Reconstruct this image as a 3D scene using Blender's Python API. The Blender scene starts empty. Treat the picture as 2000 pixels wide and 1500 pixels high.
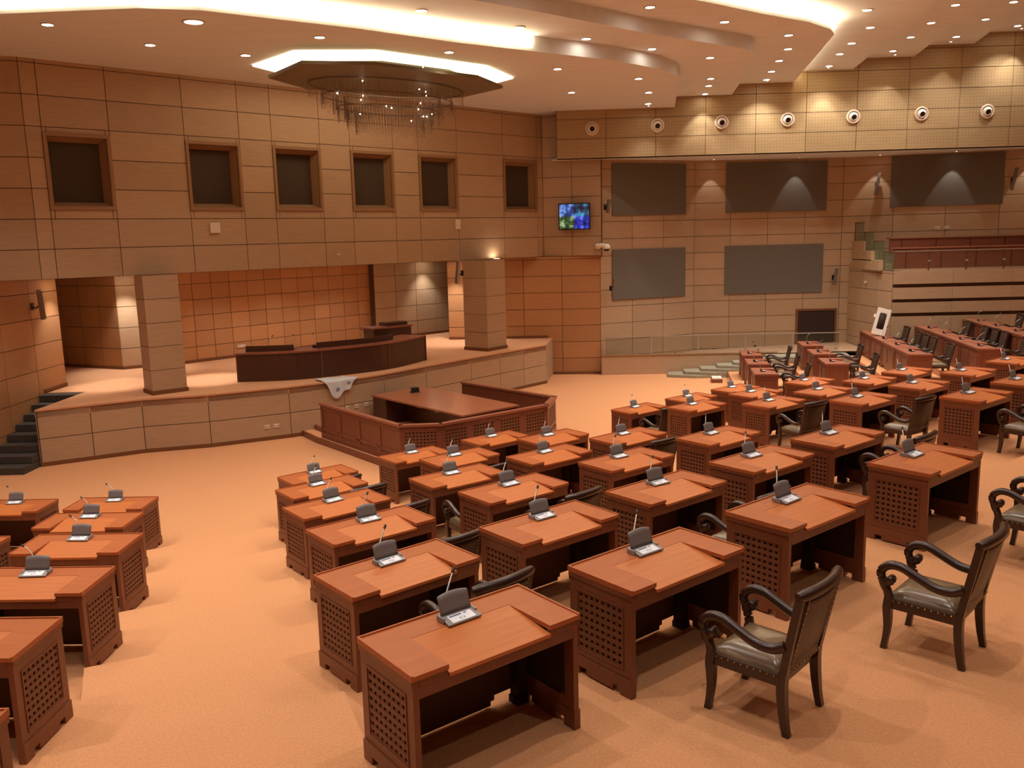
import bpy, math, random
from mathutils import Vector, Matrix
random.seed(7)
PI=math.pi
scn=bpy.context.scene
col=scn.collection
# ---------------------------------------------------------------- camera, world, exposure
F_PX=1690.0; PITCH=math.radians(9.58); ROLL=math.radians(1.41)
cd=bpy.data.cameras.new('camera'); cam=bpy.data.objects.new('camera',cd); col.objects.link(cam)
cd.sensor_width=36; cd.lens=36*F_PX/2000; cd.clip_start=.05; cd.clip_end=200
cp,sp=math.cos(PITCH),math.sin(PITCH); cr,sr=math.cos(ROLL),math.sin(ROLL)
fw=Vector((0,cp,-sp)); up=Vector((0,sp,cp)); rt=Vector((1,0,0))
X=cr*rt-sr*up; Y=sr*rt+cr*up; Z=-fw
M=Matrix(((X.x,Y.x,Z.x,0),(X.y,Y.y,Z.y,0),(X.z,Y.z,Z.z,4.75),(0,0,0,1)))
cam.matrix_world=M; scn.camera=cam
w=bpy.data.worlds.new('world'); scn.world=w; w.use_nodes=True
w.node_tree.nodes['Background'].inputs[0].default_value=(1.0,.80,.60,1)
w.node_tree.nodes['Background'].inputs[1].default_value=0.10
vs=scn.view_settings; vs.view_transform='Standard'; vs.look='None'; vs.gamma=1; vs.use_curve_mapping=False
vs.exposure=-0.42
WARM=(1.0,.955,.885)
P_DOWN=350.0      # watts of one ceiling downlight
P_WASH=80.0      # watts of one wall washer
P_STAGE=210.0
E_COVE=22.0
# ---------------------------------------------------------------- materials
def srgb(r,g,b):
    f=lambda c:(c/255/12.92) if c/255<=.04045 else ((c/255+.055)/1.055)**2.4
    return (f(r),f(g),f(b),1)
MATS={}
def mat(name,rgb,rough=.6,metal=0,spec=.5,coat=0,noise=None,bump=None,island=0,emit=None,trans=0,alpha=1):
    m=bpy.data.materials.new(name); m.use_nodes=True; nt=m.node_tree; N=nt.nodes; L=nt.links
    b=N['Principled BSDF']; c=rgb if len(rgb)==4 else (*rgb,1)
    b.inputs['Base Color'].default_value=c; b.inputs['Roughness'].default_value=rough; b.inputs['Metallic'].default_value=metal
    b.inputs['Specular IOR Level'].default_value=spec; b.inputs['Coat Weight'].default_value=coat; b.inputs['Coat Roughness'].default_value=.25
    if trans: b.inputs['Transmission Weight'].default_value=trans
    if alpha<1: b.inputs['Alpha'].default_value=alpha
    out=None
    if noise:   # (scale vector, amount, detail)
        sc,amt,det=noise
        tc=N.new('ShaderNodeTexCoord'); mp=N.new('ShaderNodeMapping'); mp.inputs['Scale'].default_value=sc
        nz=N.new('ShaderNodeTexNoise'); nz.inputs['Scale'].default_value=1; nz.inputs['Detail'].default_value=det; nz.inputs['Roughness'].default_value=.6
        L.new(tc.outputs['Object'],mp.inputs['Vector']); L.new(mp.outputs[0],nz.inputs['Vector'])
        rp=N.new('ShaderNodeMapRange'); rp.inputs['From Min'].default_value=.3; rp.inputs['From Max'].default_value=.7
        rp.inputs['To Min'].default_value=1-amt; rp.inputs['To Max'].default_value=1+amt*.6
        L.new(nz.outputs['Fac'],rp.inputs['Value'])
        mx=N.new('ShaderNodeVectorMath'); mx.operation='SCALE'; mx.inputs[0].default_value=c[:3]
        L.new(rp.outputs[0],mx.inputs['Scale']); out=mx.outputs[0]
        if bump:
            bp=N.new('ShaderNodeBump'); bp.inputs['Strength'].default_value=bump; bp.inputs['Distance'].default_value=.01
            L.new(nz.outputs['Fac'],bp.inputs['Height']); L.new(bp.outputs[0],b.inputs['Normal'])
    if island:
        g=N.new('ShaderNodeNewGeometry'); rp2=N.new('ShaderNodeMapRange'); rp2.inputs['To Min'].default_value=1-island; rp2.inputs['To Max'].default_value=1+island
        L.new(g.outputs['Random Per Island'],rp2.inputs['Value'])
        m2=N.new('ShaderNodeVectorMath'); m2.operation='SCALE'
        if out is not None: L.new(out,m2.inputs[0])
        else: m2.inputs[0].default_value=c[:3]
        L.new(rp2.outputs[0],m2.inputs['Scale']); out=m2.outputs[0]
    if out is not None: L.new(out,b.inputs['Base Color'])
    if emit:
        b.inputs['Emission Color'].default_value=(*emit[0],1); b.inputs['Emission Strength'].default_value=emit[1]
    MATS[name]=m; return m
mat('carpet',srgb(214,152,106),.95,spec=.15,noise=((55,55,55),.13,3),bump=.25)
mat('carpet_edge',srgb(150,84,50),.8)
mat('veneer',srgb(182,150,118),.5,spec=.35,noise=((2.2,2.2,22),.09,5),island=.055)
mat('veneer_orange',srgb(180,130,88),.5,spec=.35,noise=((2.2,2.2,22),.08,5),island=.07)
mat('veneer_small',srgb(190,134,88),.5,spec=.35,noise=((2.2,2.2,22),.08,5),island=.09)
def perforate(m):
    nt=m.node_tree; N=nt.nodes; L=nt.links; b=N['Principled BSDF']; src=b.inputs['Base Color'].links[0].from_socket
    tc=N.new('ShaderNodeTexCoord'); sc=N.new('ShaderNodeVectorMath'); sc.operation='MULTIPLY'; sc.inputs[1].default_value=(10,0,10); L.new(tc.outputs['Object'],sc.inputs[0])
    fr=N.new('ShaderNodeVectorMath'); fr.operation='FRACTION'; L.new(sc.outputs[0],fr.inputs[0])
    su=N.new('ShaderNodeVectorMath'); su.operation='SUBTRACT'; su.inputs[1].default_value=(.5,0,.5); L.new(fr.outputs[0],su.inputs[0])
    le=N.new('ShaderNodeVectorMath'); le.operation='LENGTH'; L.new(su.outputs[0],le.inputs[0])
    lt=N.new('ShaderNodeMath'); lt.operation='LESS_THAN'; lt.inputs[1].default_value=.22; L.new(le.outputs['Value'],lt.inputs[0])
    mr=N.new('ShaderNodeMapRange'); mr.inputs['To Min'].default_value=1; mr.inputs['To Max'].default_value=.78; L.new(lt.outputs[0],mr.inputs['Value'])
    mu=N.new('ShaderNodeVectorMath'); mu.operation='SCALE'; L.new(src,mu.inputs[0]); L.new(mr.outputs[0],mu.inputs['Scale']); L.new(mu.outputs[0],b.inputs['Base Color'])
perforate(mat('veneer_holes',srgb(174,146,106),.5,spec=.35,noise=((2.2,2.2,22),.09,5),island=.055))
mat('joint',srgb(92,64,42),.8)
mat('ceiling_board',srgb(226,230,234),.85,spec=.2,noise=((1.2,5,3),.045,5))
mat('acoustic',srgb(112,104,94),.9,spec=.2,noise=((60,60,60),.12,3))
mat('trim_wood',srgb(150,112,76),.55)
mat('skirting',srgb(120,72,36),.6)
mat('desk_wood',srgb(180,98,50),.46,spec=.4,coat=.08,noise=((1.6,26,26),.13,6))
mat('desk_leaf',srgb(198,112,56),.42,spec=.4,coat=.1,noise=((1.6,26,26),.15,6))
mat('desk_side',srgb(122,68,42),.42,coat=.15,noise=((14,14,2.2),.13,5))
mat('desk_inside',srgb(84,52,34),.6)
mat('lattice_wood',srgb(118,70,44),.5)
mat('lattice_back',srgb(52,28,18),.8)
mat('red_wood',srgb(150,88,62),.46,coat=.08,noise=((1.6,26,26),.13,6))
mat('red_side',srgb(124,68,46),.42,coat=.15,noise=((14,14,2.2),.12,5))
mat('table_wood',srgb(164,98,68),.28,spec=.5,coat=.3,noise=((1.6,26,26),.10,6))
mat('maroon_wood',srgb(74,42,30),.38,coat=.2,noise=((8,8,2),.12,5))
mat('chair_wood',srgb(54,30,20),.34,coat=.3,noise=((10,10,10),.15,3))
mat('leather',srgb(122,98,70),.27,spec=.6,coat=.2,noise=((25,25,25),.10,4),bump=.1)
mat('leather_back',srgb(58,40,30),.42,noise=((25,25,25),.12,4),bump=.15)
mat('brass',srgb(214,180,120),.3,metal=1)
mat('grey_plastic',srgb(150,144,142),.42,metal=.2)
mat('grey_flap',srgb(122,112,108),.5,metal=.05)
mat('label_white',srgb(246,246,252),.45)
mat('label_ink',srgb(92,98,120),.5)
mat('black_plastic',srgb(30,26,24),.4)
mat('pale_metal',srgb(190,180,168),.35,metal=.6)
mat('white_plastic',srgb(236,226,212),.45)
mat('socket_white',srgb(222,204,182),.5)
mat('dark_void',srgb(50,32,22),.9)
mat('ramp_tan',srgb(176,140,108),.8)
mat('step_dark',srgb(70,62,54),.85,noise=((14,14,14),.2,4))
mat('step_grey',srgb(150,140,118),.85,noise=((14,14,14),.15,4))
mat('stage_carpet',srgb(212,156,116),.95,spec=.15,noise=((55,55,55),.13,3),bump=.25)
mat('lamp',(1,.9,.75),emit=((1.0,.86,.66),60))
mat('lamp_ring',srgb(226,212,196),.4)
mat('cove',(1,.8,.5),emit=((1.0,.80,.50),E_COVE))
mat('panel_olive',srgb(116,102,74),.6)
mat('tier_metal',srgb(120,104,86),.4,metal=.4,alpha=.5)
mat('window_dark',srgb(74,60,48),.8,spec=.2)
mat('cove_ring',(1,.8,.5),emit=((1.0,.82,.54),6.0))
mat('crystal',srgb(190,172,150),.2,spec=.6,alpha=.13)
mat('crystal_bright',srgb(255,240,220),.05,metal=1)
mat('chrome',srgb(170,158,146),.25,metal=1)
mat('brown_speaker',srgb(120,98,78),.6)
mat('cloth',srgb(206,204,204),.9)
mat('cloth_mark',srgb(120,128,148),.9)
def glassy(name,rgb,alpha):
    m=mat(name,rgb,.06,spec=.6,alpha=alpha); return m
glassy('glass_clear',srgb(84,80,60),.13)
glassy('glass_green',srgb(96,112,84),.42)
# television picture: four camera views, made from procedural nodes
def tvmat():
    m=bpy.data.materials.new('tv_picture'); m.use_nodes=True; nt=m.node_tree; N=nt.nodes; L=nt.links
    b=N['Principled BSDF']; b.inputs['Base Color'].default_value=(.02,.02,.02,1); b.inputs['Roughness'].default_value=.3
    tc=N.new('ShaderNodeTexCoord'); sx=N.new('ShaderNodeSeparateXYZ'); L.new(tc.outputs['Object'],sx.inputs[0])
    nz=N.new('ShaderNodeTexNoise'); nz.inputs['Scale'].default_value=5; nz.inputs['Detail'].default_value=3; L.new(tc.outputs['Object'],nz.inputs['Vector'])
    def ramp(stops):
        r=N.new('ShaderNodeValToRGB'); e=r.color_ramp.elements
        e[0].position=stops[0][0]; e[0].color=stops[0][1]; e[1].position=stops[-1][0]; e[1].color=stops[-1][1]
        for p,c in stops[1:-1]:
            k=e.new(p); k.color=c
        L.new(nz.outputs['Fac'],r.inputs[0]); return r.outputs[0]
    a=ramp([(.35,srgb(34,44,90)),(.5,srgb(60,96,190)),(.62,srgb(150,190,255))])
    g=ramp([(.35,srgb(30,44,30)),(.5,srgb(60,96,50)),(.62,srgb(190,210,160))])
    d=ramp([(.35,srgb(20,24,60)),(.5,srgb(50,60,210)),(.62,srgb(120,150,255))])
    c=ramp([(.4,srgb(30,28,56)),(.55,srgb(60,90,120)),(.68,srgb(70,190,255))])
    def gt(s):
        n=N.new('ShaderNodeMath'); n.operation='GREATER_THAN'; n.inputs[1].default_value=0; L.new(s,n.inputs[0]); return n.outputs[0]
    def mix(f,p,q):
        n=N.new('ShaderNodeMix'); n.data_type='RGBA'; L.new(f,n.inputs[0]); L.new(p,n.inputs[6]); L.new(q,n.inputs[7]); return n.outputs[2]
    rx=gt(sx.outputs['X']); rz=gt(sx.outputs['Z'])
    top=mix(rx,a,c); bot=mix(rx,g,d); allc=mix(rz,bot,top)
    L.new(allc,b.inputs['Emission Color']); b.inputs['Emission Strength'].default_value=1.0
    MATS['tv_picture']=m
tvmat()
def cyan():
    mat('tv_blue',(.02,.02,.02),.3,emit=(srgb(70,170,230)[:3],1.0))
cyan()
# ---------------------------------------------------------------- mesh builder
class MB:
    def __init__(s): s.v=[]; s.f=[]; s.m=[]; s.sm=[]
    def add(s,vs,fs,mi=0,smooth=False):
        o=len(s.v); s.v+= [tuple(p) for p in vs]; s.f+=[tuple(i+o for i in f) for f in fs]; s.m+=[mi]*len(fs); s.sm+=[smooth]*len(fs); return s
    def box(s,x0,x1,y0,y1,z0,z1,mi=0,T=None):
        vs=[Vector((x,y,z)) for z in (z0,z1) for y in (y0,y1) for x in (x0,x1)]
        if T: vs=[T@p for p in vs]
        return s.add(vs,[(0,2,3,1),(4,5,7,6),(0,1,5,4),(2,6,7,3),(0,4,6,2),(1,3,7,5)],mi)
    def prism(s,pts,z0,z1,mi=0,top=None,cap=True):
        # pts: plan polygon, counter-clockwise
        n=len(pts); a=sum(pts[i][0]*pts[(i+1)%n][1]-pts[(i+1)%n][0]*pts[i][1] for i in range(n))
        if a<0: pts=pts[::-1]
        vs=[(p[0],p[1],z0) for p in pts]+[(p[0],p[1],z1) for p in pts]
        s.add(vs,[(i,(i+1)%n,n+(i+1)%n,n+i) for i in range(n)],mi)
        if cap:
            s.add(vs,[tuple(range(n,2*n))],mi if top is None else top); s.add(vs,[tuple(range(n-1,-1,-1))],mi)
        return s
    def tube(s,path,r,n=8,mi=0,caps=True,rs=None,ref=None,flat=1.0):
        P=[Vector(p) for p in path]; k=len(P); rings=[]
        refv=Vector(ref) if ref else None
        for i in range(k):
            t=(P[min(i+1,k-1)]-P[max(i-1,0)]).normalized()
            a=refv if refv else (Vector((0,0,1)) if abs(t.z)<.9 else Vector((1,0,0)))
            b1=t.cross(a).normalized(); b2=t.cross(b1).normalized()
            rr=rs[i] if rs else r
            rings.append([P[i]+rr*(math.cos(2*PI*j/n+PI/n)*b1*flat+math.sin(2*PI*j/n+PI/n)*b2) for j in range(n)])
        vs=[p for rg in rings for p in rg]
        fs=[(i*n+j,i*n+(j+1)%n,(i+1)*n+(j+1)%n,(i+1)*n+j) for i in range(k-1) for j in range(n)]
        s.add(vs,fs,mi,n>4)
        if caps: s.add(vs,[tuple(range(n)),tuple(range((k-1)*n,k*n))[::-1]],mi)
        return s
    def lathe(s,prof,n=20,mi=0,T=None,smooth=True):
        vs=[];k=len(prof)
        for r,z in prof:
            for j in range(n):
                p=Vector((r*math.cos(2*PI*j/n),r*math.sin(2*PI*j/n),z)); vs.append(T@p if T else p)
        fs=[(i*n+j,i*n+(j+1)%n,(i+1)*n+(j+1)%n,(i+1)*n+j) for i in range(k-1) for j in range(n)]
        s.add(vs,fs,mi,smooth)
        return s
    def grid(s,fn,nu,nv,mi=0,thick=None,smooth=True):
        vs=[Vector(fn(i/nu,j/nv)) for j in range(nv+1) for i in range(nu+1)]; w=nu+1
        fs=[(j*w+i,j*w+i+1,(j+1)*w+i+1,(j+1)*w+i) for j in range(nv) for i in range(nu)]
        if thick is None: s.add(vs,fs,mi,smooth); return s
        th=Vector(thick); o=len(vs); v2=[p+th for p in vs]
        fs2=[tuple(q+o for q in f[::-1]) for f in fs]
        rim=[]
        e=[j*w for j in range(nv,-1,-1)]+list(range(1,w))+[j*w+nu for j in range(1,nv+1)]+[nv*w+i for i in range(nu-1,0,-1)]
        for a in range(len(e)):
            b=e[(a+1)%len(e)]; rim.append((e[a],e[a]+o,b+o,b))
        s.add(vs+v2,fs+fs2+rim,mi,smooth); return s
    def build(s,name,mats,parent=None,loc=None,rotz=0,bevel=0):
        me=bpy.data.meshes.new(name); me.from_pydata(s.v,[],s.f)
        if isinstance(mats,str): mats=[mats]
        for m in mats: me.materials.append(MATS[m])
        for i,p in enumerate(me.polygons): p.material_index=s.m[i]; p.use_smooth=s.sm[i]
        me.update()
        o=bpy.data.objects.new(name,me); col.objects.link(o)
        if parent: o.parent=parent
        if loc is not None: o.location=loc
        o.rotation_euler[2]=rotz
        if bevel:
            b=o.modifiers.new('bevel','BEVEL'); b.width=bevel; b.segments=2; b.limit_method='ANGLE'
        return o
def bez(pts,n):
    P=[Vector(p) for p in pts]; out=[]
    for i in range(len(P)-1):
        p0=P[max(i-1,0)];p1=P[i];p2=P[i+1];p3=P[min(i+2,len(P)-1)]
        for k in range(n):
            t=k/n; out.append(.5*((2*p1)+(-p0+p2)*t+(2*p0-5*p1+4*p2-p3)*t*t+(-p0+3*p1-3*p2+p3)*t**3))
    out.append(P[-1]); return out
def tag(o,label,cat,group=None,kind=None):
    if label: o['label']=label
    if cat: o['category']=cat
    if group: o['group']=group
    if kind: o['kind']=kind
    return o
def empty(name,loc=(0,0,0),rotz=0):
    o=bpy.data.objects.new(name,None); o.empty_display_size=.1; col.objects.link(o); o.location=loc; o.rotation_euler[2]=rotz; return o
CH={}
def kids(o): return [c for c in col.objects if c.parent==o]
def tree(o):
    return (o,[tree(c) for c in kids(o)])
def dup(tr,parent=None):
    o,ch=tr; c=o.copy(); col.objects.link(c)
    if parent: c.parent=parent
    for t in ch: dup(t,c)
    return c
def struct(mb,name,mats,**k):
    o=mb.build(name,mats,**k); o['kind']='structure'; return o
# ---------------------------------------------------------------- big structure
U39=Vector((math.cos(math.radians(39)),math.sin(math.radians(39)),0)); V39=Vector((-U39.y,U39.x,0))
def rs(r,s): p=U39*r+V39*s; return (p.x,p.y)
ROW_S=[13.5,11.7,9.8,7.9,5.93,4.05]; RISE=.327
ROW_Y=[13.17,11.32,9.46,7.55,5.69,3.84]
b=MB(); b.add([(-16,-8,0),(24,-8,0),(24,34,0),(-16,34,0)],[(0,1,2,3)]); struct(b,'floor','carpet')
def tier_poly(i,off=.5):
    yl=ROW_Y[i]+off; xl=-3.25-(yl-5.69)*.335
    s=ROW_S[i]+off; pr=rs(2.25+(s-4)*.38,s)
    r=(22.1-s*V39.y)/U39.y
    return [(-16,yl),(xl,yl),pr,rs(r,s),(24,22.1),(24,-8),(-16,-8)]
for i in range(1,6):
    h=RISE*i
    b=MB(); b.prism(tier_poly(i),h-RISE+.001,h,0,top=0); struct(b,'floor.%03d'%i,['carpet'])
# half steps of the aisle between the left and the middle block
for i in range(1,6):
    yl=ROW_Y[i]+.5; xl=-3.25-(yl-5.69)*.335; s=ROW_S[i]+.5; pr=Vector((*rs(2.25+(s-4)*.38,s),0))
    pl=Vector((xl,yl,0)); d=(pr-pl).normalized(); n=Vector((-d.y,d.x,0))*.93
    b=MB(); b.prism([tuple(pl.xy),tuple(pr.xy),tuple((pr+n).xy),tuple((pl+n).xy)],RISE*(i-1)+.001,RISE*(i-.5)); struct(b,'floor.%03d'%(10+i),['carpet'])
# platforms of the ministers' rows on the right
D80=Vector((math.cos(math.radians(80)),math.sin(math.radians(80)),0))
X3=[(6.5,22.8),(8.55,22.8),(10.6,22.8),(12.05,22.4),(14.0,22.2)]; Z3=[.2,.42,.63,.82,1.02]
for k,(x,y) in enumerate(X3):
    o=.42
    p0=Vector((x-o,y-.65,0)); p1=p0+D80*6.9
    b=MB(); b.prism([(p0.x,p0.y),(24,p0.y),(24,29.2),(p1.x,29.2 if k else p1.y)] if k else [(p0.x,p0.y),(24,p0.y),(24,p1.y-.6),(p1.x-.1,p1.y-.6)],(Z3[k-1] if k else 0)+.001,Z3[k],0); struct(b,'floor.%03d'%(20+k),['carpet'])
# panelled walls
def panel_wall(name,A,B,z0,z1,xs,zs,mats=('veneer','joint'),holes=(),gap=.008,back=.35,trim=None):
    """wall in the vertical plane A->B (front is on the right-hand side of A->B seen from above ... towards the camera)."""
    A=Vector((*A,0)); B=Vector((*B,0)); L=(B-A).length; ang=math.atan2(B.y-A.y,B.x-A.x)
    if isinstance(xs,(int,float)):
        n=max(1,round(L/xs)); xs=[L*i/n for i in range(n+1)]
    xs=sorted(set([0,L]+[x for x in xs if 0<x<L])); 
    if isinstance(zs,(int,float)):
        q=zs; zs=[z0]; 
        while zs[-1]+q<z1-.05: zs.append(zs[-1]+q)
        zs.append(z1)
    zs=sorted(set([z0,z1]+[z for z in zs if z0<z<z1]))
    HX=[]; HZ=[]
    for h in holes: HX+=[h[0],h[1]]; HZ+=[h[2],h[3]]
    b=MB()
    for i in range(len(xs)-1):
        for j in range(len(zs)-1):
            rects=[(xs[i],xs[i+1],zs[j],zs[j+1])]
            for h in holes:
                new=[]
                for (a,c,d,e) in rects:
                    if h[1]<=a or h[0]>=c or h[3]<=d or h[2]>=e: new.append((a,c,d,e)); continue
                    if h[0]>a: new.append((a,h[0],d,e))
                    if h[1]<c: new.append((h[1],c,d,e))
                    aa=max(a,h[0]); cc=min(c,h[1])
                    if h[2]>d: new.append((aa,cc,d,h[2]))
                    if h[3]<e: new.append((aa,cc,h[3],e))
                rects=new
            for (a,c,d,e) in rects:
                if c-a>.03 and e-d>.03: b.box(a+gap,c-gap,-.0,.03,d+gap,e-gap,0)
    # backing with the holes left open
    gx=sorted(set([0,L]+HX)); gz=sorted(set([z0,z1]+HZ))
    for i in range(len(gx)-1):
        for j in range(len(gz)-1):
            cx=(gx[i]+gx[i+1])/2; cz=(gz[j]+gz[j+1])/2
            if any(h[0]<cx<h[1] and h[2]<cz<h[3] for h in holes): continue
            b.box(gx[i],gx[i+1],.02,back,gz[j],gz[j+1],1)
    return struct(b,name,list(mats),loc=(A.x,A.y,0),rotz=ang),A,ang
WA=(-9.07,20.51); dW=Vector((.729,.684)); 
WB=(WA[0]+dW.x*14.1,WA[1]+dW.y*14.1)
ZB=4.09; ZS=[4.09,4.75,5.41,6.07,6.73,7.39,8.05,8.71]
wins=[(-1.42,0),(1.75,3.17),(4.07,5.5),(6.45,7.92),(8.83,10.33),(12.27,13.83)]
# left facet carries window 1; start it 1.9 m before WA
WL=(WA[0]-dW.x*1.75,WA[1]-dW.y*1.75); WF=(WL[0]-3.4,WL[1]-1.35)
holes=[(a+1.75+.09,c+1.75-.09,5.70,7.19) for a,c in wins]
xs=[.33,1.75,3.5,4.92,5.82,7.25,8.2,9.67,10.58,12.08,14.02,15.58]
# visible joints sit on the window edges
panel_wall('wall_left',WL,WB,ZB,9.2,xs,ZS,holes=holes)
panel_wall('wall_left.001',WF,WL,ZB,9.2,1.25,ZS)
F2A=WB; F2B=(3.14,29.65)
panel_wall('wall_back',F2A,F2B,ZB,9.2,1.05,ZS)
# windows: deep framed recesses with dark panes
for n,(a,c) in enumerate(wins,1):
    ang=math.atan2(dW.y,dW.x); e=empty('window_%d'%n,(WL[0],WL[1],0),ang); e['kind']='structure'
    a+=1.75; c+=1.75; z0,z1=5.61,7.28
    b=MB()
    for (p,q,r,s_) in ((a,c,z1-.075,z1),(a,c,z0,z0+.075),(a,a+.075,z0+.075,z1-.075),(c-.075,c,z0+.075,z1-.075)): b.box(p,q,-.035,.02,r,s_)
    b.build('window_frame','trim_wood',e)
    b=MB(); i0,i1,j0,j1=a+.075,c-.075,z0+.075,z1-.075; d=.28; q=.105
    O=[(i0,0,j0),(i1,0,j0),(i1,0,j1),(i0,0,j1)]; I=[(i0+q,d,j0+q),(i1-q,d,j0+q),(i1-q,d,j1-q),(i0+q,d,j1-q)]
    O2=[(i0,.02,j0),(i1,.02,j0),(i1,.02,j1),(i0,.02,j1)]; O=[(x+(.0),y,z_) for x,y,z_ in O]
    Bk=[(i0-.0,d,j0),(i1,d,j0),(i1,d,j1),(i0,d,j1)]
    b.add(O+I+Bk,[(k,(k+1)%4,4+(k+1)%4,4+k) for k in range(4)]+[(4+k,4+(k+1)%4,8+(k+1)%4,8+k) for k in range(4)]+[(8+k,8+(k+1)%4,(k+1)%4,k) for k in range(4)])
    b.build('window_reveal','trim_wood',e)
    b=MB(); b.box(i0+q-.02,i1-q+.02,d-.015,d+.02,j0+q-.02,j1-q+.02); b.build('pane','window_dark',e)
# soffit under the upper wall and ceiling over the stage
b=MB(); b.prism([(WF[0]-.1,WF[1]+.2),(WL[0]-.1,WL[1]+.15),(WB[0]-.1,WB[1]+.15),(3.1,29.82),(3.2,30.3),(-1.2,34),(-14,34)],4.095,4.18); struct(b,'ceiling.010','ceiling_board')
# lower walls
panel_wall('wall_left.002',(-11.45,15.5),(-11.45,22.0),0,4.09,1.3,.62,('veneer_orange','joint'))
panel_wall('wall_stage',(-13.9,25.9),(-12.56,25.32),1.28,4.09,.7,.6,('veneer_orange','joint'))
panel_wall('wall_stage.001',(-12.56,25.32),(-11.2,24.72),1.28,4.09,.75,.6,('veneer_orange','joint'))
panel_wall('wall_stage.002',(-11.2,24.72),(-9.87,25.45),1.28,4.09,1.5,.6,('veneer','joint'))
panel_wall('wall_stage.003',(-9.87,25.45),(-4.9,30.85),1.28,4.09,.62,.47,('veneer_small','joint'))
panel_wall('wall_stage.004',(-4.75,30.55),(-2.1,33.05),1.28,4.09,.95,.56,('veneer','joint'))
panel_wall('wall_stage.005',(-2.16,30.25),(3.12,29.85),0,4.09,1.2,.57,('veneer_orange','joint'))
panel_wall('wall_back.001',(3.12,29.83),(6.6,31.25),0,7.27,1.18,.58)
panel_wall('wall_back.002',(6.6,31.35),(11.95,31.45),0,7.27,1.2,.58)
panel_wall('wall_back.003',(11.95,31.45),(20,29.1),0,7.4,1.6,.58)
def skirt(n,pts,z):
    b=MB()
    for (a,c) in zip(pts[:-1],pts[1:]):
        a=Vector((*a,0)); c=Vector((*c,0)); ang=math.atan2(c.y-a.y,c.x-a.x); T=Matrix.Translation((a.x,a.y,0))@Matrix.Rotation(ang,4,'Z')
        b.box(0,(c-a).length,-.025,.01,z+.002,z+.09,T=T)
    struct(b,n,'skirting')
skirt('baseboard_stage',[(-13.9,25.9),(-12.56,25.32),(-11.2,24.72),(-9.87,25.45),(-4.9,30.85)],1.28)
skirt('baseboard_stage.001',[(-4.75,30.55),(-2.1,33.05)],1.28)
skirt('baseboard_stage.002',[(-2.16,30.25),(1.3,30.0)],1.28)
skirt('baseboard_back',[(1.3,29.98),(3.12,29.82)],0)
skirt('baseboard_left',[(-11.45,20.9),(-11.45,22.0)],1.28)
# overhanging band with the air jets
panel_wall('wall_upper_band',(1.66,29.3),(21,28.5),7.27,11.2,1.55,.62,('veneer_holes','joint'))
b=MB(); b.prism([(1.7,29.35),(21,28.55),(21,29.6),(11.95,32),(6.6,32),(3.0,30.2),(1.5,30.2)],7.27,7.33); struct(b,'ceiling.011','ceiling_board')
# dark acoustic panels on the back wall
def on_plane(A,B,x0,x1,z0,z1,name,label,extra=0):
    A=Vector((*A,0)); B=Vector((*B,0)); ang=math.atan2(B.y-A.y,B.x-A.x)
    b=MB()
    if extra: # sloping lower edge
        vs=[(x0,-.04,z0-extra),(x1,-.04,z0),(x1,-.04,z1),(x0,-.04,z1-extra*0)]
        b.add(vs+[(x,.0,z) for x,_,z in vs],[(0,1,2,3),(7,6,5,4),(0,4,5,1),(1,5,6,2),(2,6,7,3),(3,7,4,0)])
    else: b.box(x0,x1,-.04,0,z0,z1)
    o=b.build(name,'acoustic',loc=(A.x,A.y,0),rotz=ang); tag(o,label,'wall panel','dark acoustic panels on the back wall'); return o
B1=((3.12,29.83),(6.6,31.25)); B2=((6.6,31.35),(11.95,31.45)); B3=((11.95,31.45),(20,29.1))
on_plane(*B1,.45,3.4,5.42,7.15,'acoustic_panel','dark fabric panel high on the wall, just right of the screen')
on_plane(*B1,.45,3.4,2.55,4.27,'acoustic_panel','dark fabric panel low on the wall, just right of the dome camera')
on_plane(*B2,1.15,4.75,5.45,7.18,'acoustic_panel','dark fabric panel high on the wall, middle one of the upper three')
on_plane(*B2,1.15,4.7,2.55,4.28,'acoustic_panel','dark fabric panel on the wall above the dark doorway')
on_plane(*B3,1.55,5.1,5.5,7.22,'acoustic_panel','dark fabric panel above the glass-fronted gallery')
# stage
FR=[(-10.48,18.65),(-8.6,19.75),(-7.2,20.15),(-5.5,21.0),(-4.3,21.8),(-3.4,22.7),(-2.4,24.0),(-1.2,25.45),(-.35,26.45),(1.15,28.15)]
b=MB(); b.prism(FR+[(1.45,30.0),(-2,34),(-14,34),(-14,22.2),(-11.40,22.0),(-11.40,20.95),(-10.48,20.95)],1.1,1.28); struct(b,'floor.030','stage_carpet')
for k in range(len(FR)-1):
    panel_wall('wall_stage_front.%03d'%k,FR[k],FR[k+1],0,1.245,1.35,[.62],('veneer','joint'),back=.035)
panel_wall('wall_stage_front.020',(1.15,28.15),(1.45,29.95),0,1.27,2,[.62],('veneer','joint'),back=.035)
panel_wall('wall_stage_front.021',(-10.48,21.0),(-10.48,18.65),0,1.27,2.4,[.62],('veneer','joint'),back=.035)
b=MB()
for (a,c) in zip(FR[:-1],FR[1:]):
    a=Vector((*a,0)); c=Vector((*c,0)); T=Matrix.Translation((a.x,a.y,0))@Matrix.Rotation(math.atan2(c.y-a.y,c.x-a.x),4,'Z')
    b.box(0,(c-a).length,-.02,.02,1.245,1.285,T=T)
struct(b,'trim_1','stage_carpet')
skirt('baseboard_front',FR,0)
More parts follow.
